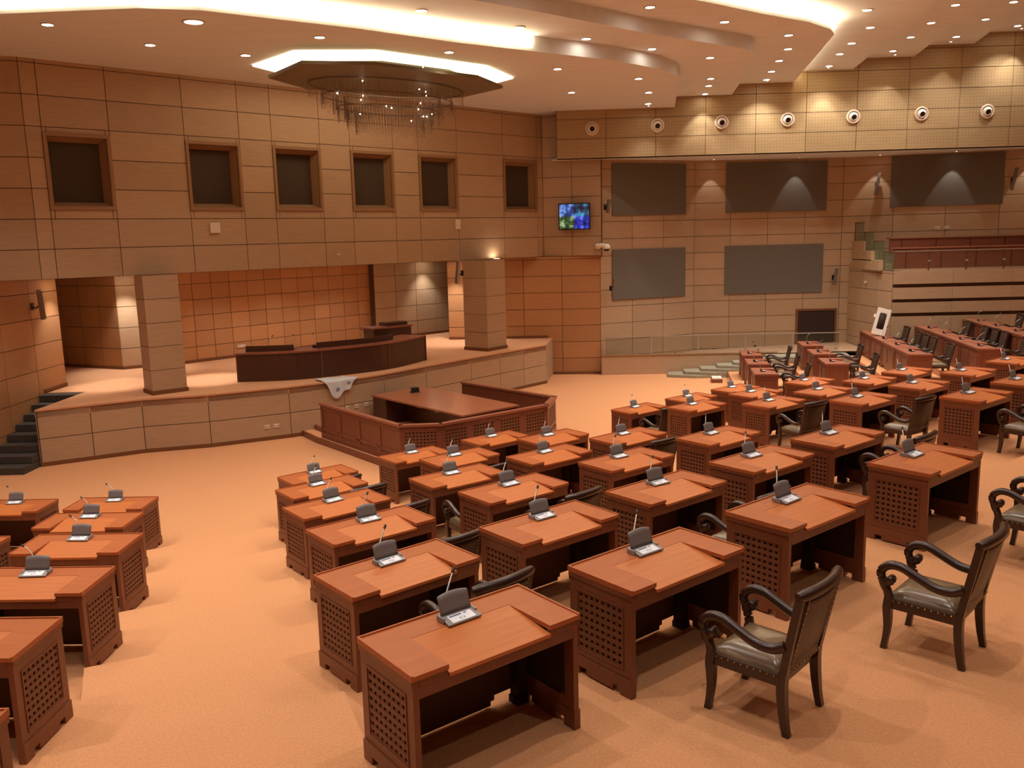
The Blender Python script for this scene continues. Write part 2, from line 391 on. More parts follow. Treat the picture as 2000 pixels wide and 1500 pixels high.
# columns
def column(name,px,py,ang,w,d):
    e=empty(name,(px,py,1.28),ang); e['kind']='structure'
    b=MB()
    for j in range(5):
        z0=.02+j*.56; b.box(.004,w-.004,.004,d-.004,z0+.006,z0+.554)
    b.build('cladding','veneer',e)
    b=MB(); b.box(.015,w-.015,.015,d-.015,0,2.82); b.build('core','joint',e)
    b=MB(); b.box(-.02,w+.02,-.02,d+.02,0,.1); b.build('plinth','skirting',e)
column('wall_column',-8.5,19.84+.35,math.radians(40),.82,.62)
column('wall_column.001',-.72,26.75,math.radians(52),.95,.95)
# dark stairs up to the stage on the left
for k in range(8):
    y0=18.0+k*.37
    b=MB(); b.box(-11.42,-10.50,y0,20.96,.16*k+.001,.16*(k+1)-.01); struct(b,'floor.%03d'%(40+k),'step_dark')
# ---------------------------------------------------------------- ceiling in overlapping levels
CZ=[8.8,9.13,9.46,9.8,10.13,10.46]
CB=[[(-14,16.5),(-8.73,15.92),(-6.27,15.77),(-5.29,16.0),(-2.79,17.61),(-.9,19.06),(.54,19.98),(2.59,21.29),(3.89,22.52),(4.44,23.41),(4.62,23.87),(5.45,28.87),(5.55,29.6)],
 [(-14,15.2),(-7,14.4),(-4,14.7),(-1.5,16.3),(1.0,18.28),(3.12,20.08),(5.62,21.84),(6.05,22.2),(6.2,22.62),(7.04,27.11),(7.4,29.6)],
 [(-14,13.4),(-8,13),(-3,13.8),(0,15.9),(2.5,17.75),(4.47,19.12),(5.7,20.04),(7.0,20.9),(7.78,21.67),(8.08,22.22),(8.96,27.15),(9.38,29.6)],
 [(-14,11),(0,11.8),(4,14.5),(8,17.5),(9.7,20),(10.31,23.6),(11.25,29.6)],
 [(-14,9),(4,11.5),(8,14.5),(11,18.5),(12.0,23.57),(13.2,29.6)],
 [(-14,7),(4,9),(9,12),(12.5,17),(13.9,24.6),(15.1,29.6)]]
for k,(z,pb) in enumerate(zip(CZ,CB)):
    poly=pb+[(pb[-1][0],29.4 if k else 30.5),(1.0,30.8),(-14,30.8)] if k==0 else pb+[(1.2,30.4),(-14,30.4)]
    b=MB(); b.prism(poly,z,z+.3295); struct(b,'ceiling.%03d'%k,'ceiling_board')
b=MB(); b.box(-16,24,-8,34,10.79,10.95); struct(b,'ceiling.006','ceiling_board')
# other walls of the hall, round the viewpoint
b=MB(); b.box(-14.3,-14,-8,34,0,11); struct(b,'wall_left.010','veneer')
b=MB(); b.box(22.5,22.8,-8,34,0,11); struct(b,'wall_right','veneer')
b=MB(); b.box(-14,22.5,-8.3,-8,0,11); struct(b,'wall_rear','veneer')
b=MB(); b.box(-14,22.5,34,34.3,0,11); struct(b,'wall_far','veneer')
def strip(name,pts,z0,z1,label,w=.03):
    b=MB()
    for (a,c) in zip(pts[:-1],pts[1:]):
        a=Vector((*a,0)); c=Vector((*c,0)); T=Matrix.Translation((a.x,a.y,0))@Matrix.Rotation(math.atan2(c.y-a.y,c.x-a.x),4,'Z')
        b.box(0,(c-a).length,-w,0,z0,z1,T=T)
    o=b.build(name,'cove'); tag(o,label,'light')
strip('cove_light',CB[0][1:6]+[(.62,20.03)],8.90,9.12,'long glowing cove light along the lowest ceiling step')
strip('cove_light',CB[2][3:10],9.57,9.78,'glowing cove light on the third ceiling step, upper right')
strip('cove_light',CB[2][9:],9.70,9.77,'thin glowing line running down to the wall, upper right')
# ---------------------------------------------------------------- desk
DW,DD,DH=1.233,.626,.78
def lattice(mb,y0,y1,z0,z1,x,sx,T=None,step=.052,bw=.014,th=.010):
    """woven grid of upright and level bars on the plane x, facing sx."""
    def bar(ya,yb,za,zb,t):
        xa,xb=sorted((x,x+sx*t)); mb.box(xa,xb,ya,yb,za,zb,T=T)
    n=max(2,round((y1-y0)/step)); m=max(2,round((z1-z0)/step))
    for k in range(n+1):
        c=y0+(y1-y0)*k/n; bar(max(y0,c-bw),min(y1,c+bw),z0,z1,th)
    for k in range(m+1):
        c=z0+(z1-z0)*k/m; bar(y0,y1,max(z0,c-bw),min(z1,c+bw),th+.003)
def make_desk(name,W,woods,back=False,plain=False):
    top,side,inside=woods
    e=empty(name)
    hw,hd=W/2,DD/2; wl,wr=-.37*W/1.233,.37*W/1.233; yb=.10
    # flat U-shaped top with a low rim
    b=MB(); t0,t1=.748,.778
    b.box(-hw,wl,-hd,yb,t0,t1); b.box(wr,hw,-hd,yb,t0,t1); b.box(-hw,hw,yb,hd,t0,t1)
    r=.014
    b.box(-hw,hw,hd-r,hd,t1,t1+.010); b.box(-hw,-hw+r,-hd,hd-r,t1,t1+.008); b.box(hw-r,hw,-hd,hd-r,t1,t1+.008)
    b.build('desktop',top,e)
    b=MB(); dz=.05
    ys=[(-hd-.006,t1-dz-.022),(-hd-.006,t1-dz),(yb,t1-.002),(yb,t1-.03)]
    vs=[(x,y,z) for x in (wl,wr) for y,z in ys]
    b.add(vs,[(0,1,2,3),(7,6,5,4),(1,5,6,2),(0,4,5,1),(0,3,7,4),(2,6,7,3)]); b.build('writing_leaf','desk_leaf' if top=='desk_wood' else top,e)
    b=MB()   # moulding and aprons under the top
    b.box(-hw+.0525,hw-.0525,-hd+.014,-hd+.035,.63,.70)
    b.box(-hw+.0525,wl-.004,-hd+.010,-hd+.04,.7005,.7478); b.box(wr+.004,hw-.0525,-hd+.010,-hd+.04,.7005,.7478)
    b.box(-hw+.0525,hw-.0525,hd-.029,hd-.008,.70,.7478)
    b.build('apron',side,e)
    for sx in (-1,1):
        x0,x1=(-hw+.012,-hw+.052) if sx<0 else (hw-.052,hw-.012)
        fx=-hw+.012 if sx<0 else hw-.012
        b=MB()
        z0,z1,zp=.20,.63,.13
        ya,ybk=-hd+.012,hd-.012; st=.085
        b.box(x0,x1,ya,ya+st,zp,.748); b.box(x0,x1,ybk-st,ybk,zp,.748)
        b.box(x0,x1,ya+st,ybk-st,z1,.748); b.box(x0,x1,ya+st,ybk-st,zp,z0)
        # cornice, plinth with cut feet, bead round the panel
        m=.010*sx
        xa,xb=min(fx,fx+m),max(fx,fx+m)
        b.box(xa,xb,ya-.004,ybk+.004,.712,.748); 
        b.box(min(x0,x0+m),max(x1,x1+m),ya-.004,ybk+.004,.055,zp+.004)
        b.box(min(x0,x0+m),max(x1,x1+m),ya+.17,ybk-.17,.014,.055)
        b.box(min(x0,x0+m),max(x1,x1+m),ya-.004,ya+.10,.0,.055); b.box(min(x0,x0+m),max(x1,x1+m),ybk-.10,ybk+.004,0,.055)
        q=.006*sx; xa,xb=min(fx,fx+q),max(fx,fx+q); w_=.012
        b.box(xa,xb,ya+st-w_,ybk-st+w_,z1,z1+w_); b.box(xa,xb,ya+st-w_,ybk-st+w_,z0-w_,z0); b.box(xa,xb,ya+st-w_,ya+st,z0,z1); b.box(xa,xb,ybk-st,ybk-st+w_,z0,z1)
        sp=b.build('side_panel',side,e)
        b=MB(); b.box((x0+x1)/2-.008,(x0+x1)/2+.008,ya+st,ybk-st,z0,z1); b.build('backing','lattice_back',sp)
        if not plain:
            b=MB(); lattice(b,ya+st,ybk-st,z0,z1,(x0+x1)/2+.008*sx,sx); b.build('lattice','lattice_wood',sp)
        else:
            b=MB(); b.box(min(fx-.012*sx,fx-.004*sx),max(fx-.012*sx,fx-.004*sx),ya+st,ybk-st,z0,z1); b.build('inset',side,sp)
    b=MB()  # front board, its lower edge stepped up in the middle
    yf0,yf1=hd-.055,hd-.03; wi=hw-.052
    for (xa,xb,zz) in ((-wi,-wi+.05,.0),(-wi+.05,-wi+.22,.085),(-wi+.22,-wi+.25,.05),(-wi+.25,wi-.25,.018),(wi-.25,wi-.22,.05),(wi-.22,wi-.05,.085),(wi-.05,wi,.0)): b.box(xa,xb,yf0,yf1,zz,.748)
    if plain:
        for k in (-1,1): b.box(k*wi/2-wi*.36,k*wi/2+wi*.36,yf1,yf1+.012,.2,.62)
    b.box(-wi,wi,-hd+.04,hd-.06,.685,.70)
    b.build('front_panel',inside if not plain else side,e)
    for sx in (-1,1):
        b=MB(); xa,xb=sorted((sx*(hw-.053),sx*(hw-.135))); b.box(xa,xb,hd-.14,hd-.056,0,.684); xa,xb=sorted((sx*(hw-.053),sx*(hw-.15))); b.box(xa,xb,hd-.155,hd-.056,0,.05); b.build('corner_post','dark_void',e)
    return e
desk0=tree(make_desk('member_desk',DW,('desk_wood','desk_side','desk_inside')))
# ---------------------------------------------------------------- microphone unit
def make_unit(sgn=1):
    e=empty('microphone_unit')
    b=MB()  # wedge-shaped base
    prof=[(-.085,.0),(-.085,.012),(.0,.030),(.075,.034),(.075,0)]
    n=len(prof); w0,w1=.125,.105
    vs=[(-w1 if y>-.0 else -w0,y,z) for y,z in prof]+[(w1 if y>-.0 else w0,y,z) for y,z in prof]
    b.add(vs,[tuple(range(n)),tuple(range(2*n-1,n-1,-1))]+[(i,i+n,(i+1)%n+n,(i+1)%n) for i in range(n)])
    b.box(-.128,-.112,-.03,.05,0,.035); b.box(.112,.128,-.03,.05,0,.035)
    b.build('base','grey_plastic',e,bevel=.003)
    b=MB()  # upright flap with curved upper edge
    def fl(u,v):
        x=-.112+.224*u; h=.128-.014*(2*u-1)**2
        return (x,.012+.035*v+.004*math.cos(PI*(u-.5)),.028+h*v)
    b.grid(fl,10,4,thick=(0,.014,.004)); b.build('flap','grey_flap',e)
    b=MB()
    def pl(x,y): return (x,y,.0125+(y+.085)*.2118+.0015)
    b.add([pl(-.088,-.078),pl(.088,-.078),pl(.088,-.004),pl(-.088,-.004)],[(0,1,2,3)]); lb=b.build('label_plate','label_white',e)
    b=MB()
    def pr(x0,x1,y0,y1):
        q=[pl(x0,y0),pl(x1,y0),pl(x1,y1),pl(x0,y1)]; b.add([(a,c,d+.0008) for a,c,d in q],[(0,1,2,3)])
    pr(-.078,.012,-.024,-.012); pr(.03,.05,-.022,-.012)
    for k in range(12):
        a0,a1=2*PI*k/12,2*PI*(k+1)/12
        q=[(-.002+.022*math.cos(a)*m,-.055+.010*math.sin(a)*m) for a,m in ((a0,1),(a1,1),(a1,.75),(a0,.75))]
        b.add([(pl(x,y)[0],y,pl(x,y)[2]+.0008) for x,y in q],[(0,1,2,3)])
    b.build('print','label_ink',lb)
    b=MB()  # gooseneck
    path=[(-.06*1,.055,.03),(-.062,.058,.10),(-.060,.065,.17),(-.045,.085,.235),(-.015,.115,.285),(.01,.14,.315)]
    path=bez([(-.05,.055,.03),(-.05,.06,.09),(-.035,.07,.14),(.01,.10,.19),(.06,.135,.235)] if sgn>0 else [(-.03,.055,.03),(-.035,.062,.10),(-.06,.075,.16),(-.10,.095,.20),(-.15,.12,.225)],3)
    b.tube(path,.006,6); g=b.build('gooseneck','pale_metal',e)
    b=MB(); p0=Vector(path[-1]); d=(p0-Vector(path[-2])).normalized(); b.tube([p0,p0+d*.008,p0+d*.04,p0+d*.048],.011,8,rs=[.006,.011,.011,.005]); b.build('microphone_head','black_plastic',g)
    return e
unit0=tree(make_unit(1)); unit1=tree(make_unit(-1))
# ---------------------------------------------------------------- armchair
def make_chair():
    e=empty('armchair')
    hw=.27
    b=MB()  # seat cushion, domed
    def seat(u,v):
        x=(u-.5)*.50*(1+.06*v); y=-.235+.49*v; ed=max(abs(2*u-1),abs(2*v-1))
        return (x,y,.478-.075*ed**5)
    b.grid(seat,14,14,thick=(0,0,-.06))
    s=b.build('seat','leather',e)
    b=MB()
    for x in (-.272,.247): b.box(x,x+.025,-.235,.245,.33,.405)
    b.box(-.247,.247,.235,.262,.33,.405); b.box(-.245,.245,-.245,-.22,.33,.405); b.build('seat_frame','chair_wood',e)
    b=MB()
    def nail(x,y,z,ax):
        T=Matrix.Translation((x,y,z))@(Matrix.Rotation(PI/2,4,'Y') if ax=='x' else Matrix.Rotation(-PI/2,4,'X'))
        if ax=='x' and x<0: T=Matrix.Translation((x,y,z))@Matrix.Rotation(-PI/2,4,'Y')
        if ax=='-y': T=Matrix.Translation((x,y,z))@Matrix.Rotation(PI/2,4,'X')
        b.lathe([(.0065,0),(.005,.003),(.0,.0045)],6,T=T)
    for k in range(10):
        y=-.20+.045*k
        nail(.272,y,.392,'x'); nail(-.272,y,.392,'x')
    for k in range(11): nail(-.225+.045*k,.262,.392,'y')
    for sx in (-1,1): b.box(min(sx*.2722,sx*.2728),max(sx*.2722,sx*.2728),-.22,.235,.383,.401,1)
    b.box(-.245,.245,.2622,.2628,.383,.401,1); b.build('nail_trim',['brass','leather_back'],e)
    for sx in (-1,1):
        b=MB(); b.tube(bez([(sx*.255,.235,.42),(sx*.255,.245,.33),(sx*.255,.24,.18),(sx*.255,.262,0)],4),.03,4,rs=[.042]*5+[.040,.038,.036,.033,.031,.029,.029,.031],ref=(0,1,0)); b.build('leg','chair_wood',e)
        b=MB(); b.tube(bez([(sx*.24,-.25,.42),(sx*.243,-.245,.3),(sx*.245,-.262,.12),(sx*.245,-.285,0)],4),.03,4,rs=[.040]*5+[.039,.038,.036,.034,.032,.031,.030,.030],ref=(0,1,0)); b.build('leg','chair_wood',e)
        b=MB()  # sweeping arm with a scroll
        path=bez([(sx*.255,-.262,.60),(sx*.268,-.19,.567),(sx*.275,-.08,.572),(sx*.278,.05,.625),(sx*.278,.15,.668),(sx*.278,.235,.668),(sx*.278,.292,.62),(sx*.278,.292,.56),(sx*.278,.25,.53),(sx*.278,.215,.55),(sx*.278,.228,.578)],4)
        m=len(path); b.tube(path,.030,8,rs=[.033 if i<m*.6 else .033-.010*(i-m*.6)/(m*.4) for i in range(m)]); b.lathe([(0,-.034),(.03,-.034),(.03,.034),(0,.034)],12,T=Matrix.Translation((sx*.278,.225,.558))@Matrix.Rotation(PI/2,4,'Y'))
        b.build('armrest','chair_wood',e)
        b=MB(); b.tube(bez([(sx*.258,.238,.40),(sx*.264,.25,.46),(sx*.272,.27,.50),(sx*.278,.282,.545)],4),.032,6); b.build('arm_support','chair_wood',e)
    # back: posts, curved top rail, upholstered panel
    def yb(x,z): return -.252-(z-.42)*.20-.045*(1-(x/.26)**2)*min(1,(z-.38)/.5)
    for sx in (-1,1):
        b=MB(); b.tube(bez([(sx*.24,-.25,.40),(sx*.245,yb(.26,.6),.6),(sx*.255,yb(.26,.8),.8),(sx*.262,yb(.26,.955),.955)],4),.036,4,ref=(0,1,0)); b.build('back_post','chair_wood',e)
    b=MB(); b.tube([(x,yb(x,.955)-.004,.955+.010*math.cos(x/.27*PI/2)) for x in [(-.295+.59*k/12) for k in range(13)]],.038,8,rs=[.028]+[.038]*11+[.028]); b.build('top_rail','chair_wood',e)
    b=MB()
    b.grid(lambda u,v:((u-.5)*.46*(1+.06*v),yb((u-.5)*.5,.40+.53*v)+.03+.012*(1-max(abs(2*u-1),abs(2*v-1))**4),.40+.53*v),10,10,thick=(0,-.055,0))
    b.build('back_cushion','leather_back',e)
    b=MB()
    for k in range(14):
        for x in (-.215,.215):
            z=.43+.037*k; nail(x*(1+.06*(z-.4)),yb(x,z)-.026,z,'-y')
    for k in range(10): nail(-.2+.0444*k,yb(-.2+.0444*k,.5)-.026,.45,'-y')
    for x in (-.215,.215): b.grid(lambda u,v:(x*(1+.06*(.43+.5*v-.4))+(u-.5)*.016,yb(x,.43+.5*v)-.0262,.43+.5*v),1,8,1)
    b.grid(lambda u,v:(-.215+.43*u,yb(-.215+.43*u,.5)-.0262,.442+.016*v),8,1,1); b.build('back_nails',['brass','leather_back'],e)
    return e
chair0=tree(make_chair())
USED={}
def place(tr,key,x,y,z,rz,label,cat,group):
    if key not in USED: USED[key]=1; o=tr[0]
    else: o=dup(tr)
    o.location=(x,y,z); o.rotation_euler=(0,0,rz); tag(o,label,cat,group); return o
# ---------------------------------------------------------------- members' desks
MID={0:[6.54,8.53,10.46],1:[5.72,8.29,10.43],2:[4.99,6.89,8.65,10.42],3:[4.41,6.39,8.37,10.36],4:[3.54,5.23,6.90,8.62,10.29],5:[2.91,4.62,6.44,8.75]}
RGT={0:[14.72,16.6,18.37],1:[14.58,16.7,18.9],2:[14.59,16.35,18.24,19.95],3:[14.52,16.6,18.75,20.94],4:[14.42,16.3]}
LFT={5:[-3.26],4:[-3.96],3:[-4.44],2:[-5.0,-6.56],1:[-5.80],0:[-6.36,-7.97]}
ROWN={5:'nearest row',4:'second-nearest row',3:'third-nearest row',2:'fourth-nearest row',1:'fifth-nearest row',0:'front row'}
ORD=['first','second','third','fourth','fifth','sixth']
GD='members\' desks with latticed sides'; GU='grey microphone units on the members\' desks'; GC='leather armchairs at the desks'
dth={ (5,0):-1.4,(4,0):1.4,(5,3):1,(2,1):-2,(2,2):-1,(1,1):-2 }
def desk_at(x,y,z,deg,dl,ul,jit,side=1):
    a=math.radians(deg); place(desk0,'desk',x,y,z,a,dl,'desk',GD)
    ux,uy=math.cos(a),math.sin(a); ox,oy=.02+jit,.155
    place(unit0 if side>0 else unit1,'unit%d'%side,x+ux*ox-uy*oy,y+uy*ox+ux*oy,z+.779,a+math.radians(random.uniform(-4,4)),ul,'microphone',GU)
for k,lst in MID.items():
    for i,r in enumerate(lst):
        x,y=rs(r,ROW_S[k])
        desk_at(x,y,RISE*(5-[5,4,3,2,1,0][k]) if False else RISE*k,39+dth.get((k,i),0),
          'latticed wooden desk, %s of the middle block, %s from the stepped aisle'%(ROWN[k],ORD[i]),
          'grey unit on the %s desk from the stepped aisle, %s of the middle block'%(ORD[i],ROWN[k]),random.uniform(-.03,.03))
for k,lst in RGT.items():
    for i,r in enumerate(lst):
        x,y=rs(r,ROW_S[k])
        desk_at(x,y,RISE*k,39,
          'latticed wooden desk, %s of the right block, %s beyond the gangway'%(ROWN[k],ORD[i]),
          'grey unit on the %s desk beyond the gangway, %s of the right block'%(ORD[i],ROWN[k]),random.uniform(-.03,.03))
for k,lst in LFT.items():
    for i,x in enumerate(lst):
        w_='aisle end' if i==0 else 'second from the aisle'
        desk_at(x,ROW_Y[k],RISE*k,-1.5,
          'latticed wooden desk, %s of the left block, %s'%(ROWN[k],w_),
          'grey unit on the desk at the %s, %s of the left block'%(w_,ROWN[k]) if i==0 else 'grey unit on the desk second from the aisle, %s of the left block'%ROWN[k],random.uniform(-.08,.0),-1)
# ---------------------------------------------------------------- armchairs among them
def chair_rs(r,s,k,deg,label): x,y=rs(r,s); place(chair0,'chair',x,y,RISE*k,math.radians(deg),label,'chair',GC)
x1,y1=1.60,5.33; place(chair0,'chair',1.62,5.33,RISE*5,math.radians(47),'dark armchair pulled back in the foreground with its seat in full view','chair',GC)
place(chair0,'chair',3.12,6.10,RISE*5,math.radians(46),'dark armchair standing alone on open carpet near the right edge','chair',GC)
chair_rs(8.72,2.98,5,42,'dark armchair cut by the right edge of the photo, lower right')
for r,s,k,dg,l in [(3.72,5.13,4,42,'armchair tucked between the two nearest desks along the stepped aisle'),
 (4.56,6.86,3,40,'armchair behind the aisle desk of the third-nearest row, middle block'),
 (6.41,7.08,3,43,'armchair behind the second desk of the third-nearest row, middle block'),
 (6.96,5.02,4,43,'armchair with pale seat showing behind the third desk, second-nearest row'),
 (10.02,9.0,2,36,'armchair behind the fourth desk of the fourth-nearest row, middle block'),
 (6.50,8.9,2,33,'armchair behind the second desk of the fourth-nearest row, middle block'),
 (7.95,10.6,1,42,'armchair behind the second desk of the fifth-nearest row, middle block'),
 (5.30,8.93,2,42,'armchair beside the aisle desk of the fourth-nearest row, middle block'),
 (6.45,12.7,0,39,'armchair behind the aisle desk of the front row, middle block'),
 (5.9,10.95,1,39,'armchair behind the aisle desk of the fifth-nearest row, middle block'),
 (10.29,5.15,4,42,'armchair behind the fifth desk of the second-nearest row, middle block'),
 (14.25,9.0,2,30,'armchair with its dark back towards us, fourth-nearest row, right block'),
 (14.35,7.05,3,34,'armchair with pale seat at the gangway, third-nearest row, right block'),
 (14.15,5.05,4,30,'armchair at the gangway in the second-nearest row, right block'),
 (14.5,12.72,0,39,'armchair at the gangway desk of the front row, right block')]:
    chair_rs(r,s,k,dg,l)
place(chair0,'chair',-4.75,6.55,RISE*3,math.radians(5),'armchair whose arm tip shows between the nearest left block desks','chair',GC)
# ---------------------------------------------------------------- ministers' rows (red-brown desks, side on)
cons0=tree(make_desk('bench_desk',1.2,('red_wood','red_side','desk_inside'),plain=True))
cons1=tree(make_desk('bench_desk',1.48,('red_wood','red_side','desk_inside'),plain=True))
def make_mic():
    e=empty('table_microphone')
    b=MB(); b.box(-.05,.05,-.07,.06,0,.018); b.add([(-.05,.02,.018),(.05,.02,.018),(.05,.06,.018),(-.05,.06,.018),(-.045,.045,.07),(.045,.045,.07),(.045,.06,.07),(-.045,.06,.07)],[(0,1,5,4),(1,2,6,5),(2,3,7,6),(3,0,4,7),(4,5,6,7)])
    b.build('base','black_plastic',e,bevel=.003)
    b=MB(); b.box(-.035,.035,-.06,-.015,.0185,.021); b.build('label_plate','label_white',e)
    b=MB(); pth=[(0,.05,.06),(.0,.07,.16),(.01,.03,.27),(.03,-.06,.34)]; b.tube(bez(pth,3),.006,6); g=b.build('gooseneck','pale_metal',e)
    b=MB(); b.tube([(.03,-.06,.34),(.036,-.085,.355),(.042,-.11,.368)],.013,8); b.build('microphone_head','black_plastic',g)
    return e
mic0=tree(make_mic())
GR="ministers' desks in the side block"; GM='black table microphones on the side block desks'; GCH='armchairs of the side block'
c80,s80=math.cos(math.radians(80)),math.sin(math.radians(80))
def ux3(x,y,al,fw_):  # along row, forward(-x)
    return (x+al*c80-fw_*s80, y+al*s80+fw_*c80)
R3=[(6.83,22.87,3,1.84,0,.2),(8.75,22.95,3,1.95,0,.42),(10.95,22.9,4,1.49,1,.63),(12.50,22.3,4,1.49,1,.82),(14.0,22.2,4,1.49,1,1.02)]
RN=['front','second','third','fourth','rearmost']; PN=['nearest','second','third','fourth','fifth','farthest']
for k,(x,y,n,sp,v,z) in enumerate(R3):
    for i in range(n):
        L=1.48 if v else 1.2
        px,py=ux3(x,y,L/2+i*sp,0)
        place(cons1 if v else cons0,'cons%d'%v,px,py,z,math.radians(80),'red-brown panelled desk, %s row of the side block, %s from us'%(RN[k],PN[i]),'desk',GR)
        mx,my=ux3(x,y,L/2+i*sp-.05,.05)
        place(mic0,'mic',mx,my,z+.779,math.radians(80+random.uniform(-25,25)),'black gooseneck microphone on the %s desk of the %s side row'%(PN[i],RN[k]),'microphone',GM)
        if k==1 and i==2: continue
        dx=(-.8,-.76,-.62,-.74,-.8)[k]
        for q in range(2 if (k in (2,3) and i in (1,)) else 1):
            cx,cy=ux3(x,y,L/2+i*sp+(.0 if q==0 else .72),dx+random.uniform(-.02,.02))
            place(chair0,'chair',cx,cy,z,math.radians(80+random.uniform(-4,4)),('armchair behind the %s desk of the %s side row'%(PN[i],RN[k])) if q==0 else 'extra armchair squeezed in after the second desk of the %s side row'%RN[k],'chair',GCH)
# ---------------------------------------------------------------- presiding bench on the stage
def ribbon(b,pts,z0,z1,t,mi=0):
    """a wall of thickness t following pts (front side on the right-hand side)"""
    P=[Vector((*p,0)) for p in pts]; N=[]
    for i in range(len(P)):
        d=(P[min(i+1,len(P)-1)]-P[max(i-1,0)]).normalized(); N.append(Vector((-d.y,d.x,0)))
    Q=[p+n*t for p,n in zip(P,N)]
    for i in range(len(P)-1):
        c=[P[i],P[i+1],Q[i+1],Q[i]]; vs=[(p.x,p.y,z0) for p in c]+[(p.x,p.y,z1) for p in c]
        b.add(vs,[(3,2,1,0),(4,5,6,7),(0,1,5,4),(1,2,6,5),(2,3,7,6),(3,0,4,7)],mi)
def offs(pts,t):
    P=[Vector((*p,0)) for p in pts]; o=[]
    for i in range(len(P)):
        d=(P[min(i+1,len(P)-1)]-P[max(i-1,0)]).normalized(); q=P[i]+Vector((-d.y,d.x,0))*t; o.append((q.x,q.y))
    return o
def smooth(pts,n=5): return [tuple(p.xy) for p in bez([(*q,0) for q in pts],n)]
BF=smooth([(-7.02,21.88),(-5.55,22.02),(-4.1,22.85),(-3.2,23.72),(-2.5,25.1)],5)
e=empty('presiding_bench',(-4.8,23.2,1.28)); tag(e,'long curved dark maroon bench standing on the raised stage','bench')
def eb(mb,name,m,par,z=1.28):
    o=mb.build(name,m); o.parent=par; o.matrix_parent_inverse=Matrix.Translation(par.location).inverted(); return o
b=MB(); ribbon(b,BF,1.281,1.98,.06); f=eb(b,'front_panel','maroon_wood',e)
b=MB(); ribbon(b,offs(BF,-.03),1.98,2.02,.85); eb(b,'worktop','red_wood',e)
b=MB(); ribbon(b,offs(BF,.74),1.281,1.98,.03); eb(b,'rear_rail','maroon_wood',e)
b=MB()
for i in (0,7,14,20):
    ribbon(b,offs(BF,-.012)[max(i-0,0):i+1] if False else [offs(BF,-.014)[i],tuple(Vector(offs(BF,-.014)[i])+ (Vector(BF[min(i+1,20)])-Vector(BF[max(i-1,0)])).normalized()*.03)],1.285,1.975,.02)
eb(b,'seam_strip','skirting',e)
b=MB(); 
for (i,j) in ((0,0),(-1,-1)):
    p=BF[i]; q=offs(BF,.76)[i]; ribbon(b,[p,q] if i==-1 else [q,p],1.281,1.98,.03)
eb(b,'end_panel','maroon_wood',e)
b=MB(); ribbon(b,offs(BF,.22)[1:6],2.021,2.17,.04); eb(b,'privacy_screen','maroon_wood',e)
b=MB(); ribbon(b,offs(BF,.30)[7:17],2.021,2.17,.04); eb(b,'privacy_screen','maroon_wood',e)
t=empty('side_counter',(-3.62,25.95,1.28),math.radians(40)); tag(t,'raised dark counter behind the right end of the curved bench','counter')
b=MB(); b.box(-.75,.55,-.3,.3,0,.92); b.build('body','maroon_wood',t)
b=MB(); b.box(-.80,.60,-.34,.34,.92,.96); b.build('counter_top','red_wood',t)
b=MB(); b.box(-.2,.55,-.1,.3,.961,1.06); b.build('screen','maroon_wood',t)
for i,(q,l) in enumerate([(3,'slim microphone at the left end of the curved stage bench'),(5,'second slim microphone from the left on the curved stage bench'),(7,'slim microphone beside the gap in the bench screens'),(12,'slim microphone at the middle of the curved stage bench')]):
    p=offs(BF,.5)[q]; o=place(mic0,'mic',p[0],p[1],2.021,math.radians(140+20*i),l,'microphone','microphones on the stage bench')
# printed cloth hanging over the stage edge
b=MB()
def edge(t):
    P=[Vector(FR[3]),Vector(FR[4]),Vector(FR[5])]; t+= .88
    for a,c in zip(P[:-1],P[1:]):
        L=(c-a).length
        if t<=L: return a+(c-a)*(t/L)
        t-=L
    return P[-1]
def cl(u,v):
    p=edge(u*1.0); n=Vector((.62,-.78)); s=v*1.0
    if s<.42: off=-(.42-s)*1.1+.0*u; z=1.305+.012*math.sin(11*u+5*v); p=edge(u*1.0+(.42-s)*.6*math.sin(4*u))
    else:
        q=(s-.42)/.58; drop=.27+.20*math.exp(-((u-.30)/.20)**2)
        if u>.80: drop*=max(.15,1-(u-.80)*5)
        if u<.12: drop*=.3+u*5.8
        off=.035+.05*q*math.sin(9*u+1)**2+.02; z=1.30-q*drop
        p=edge(u*1.0-.10*q*(u-.4)*2)
    return (p.x+n.x*off,p.y+n.y*off,z)
b.grid(cl,16,16,thick=(.003,-.003,.006)); o=b.build('draped_cloth','cloth'); tag(o,'crumpled white printed cloth hanging over the edge of the stage','cloth')
b=MB()
for (u0,v0) in ((.36,.72),(.70,.62)):
    q=[Vector(cl(u0+.06*math.cos(a),v0+.06*math.sin(a)))+Vector((.012,-.016,.006)) for a in [2*PI*k/8 for k in range(8)]]
    b.add(q,[tuple(range(8))])
b.build('print','cloth_mark',o)
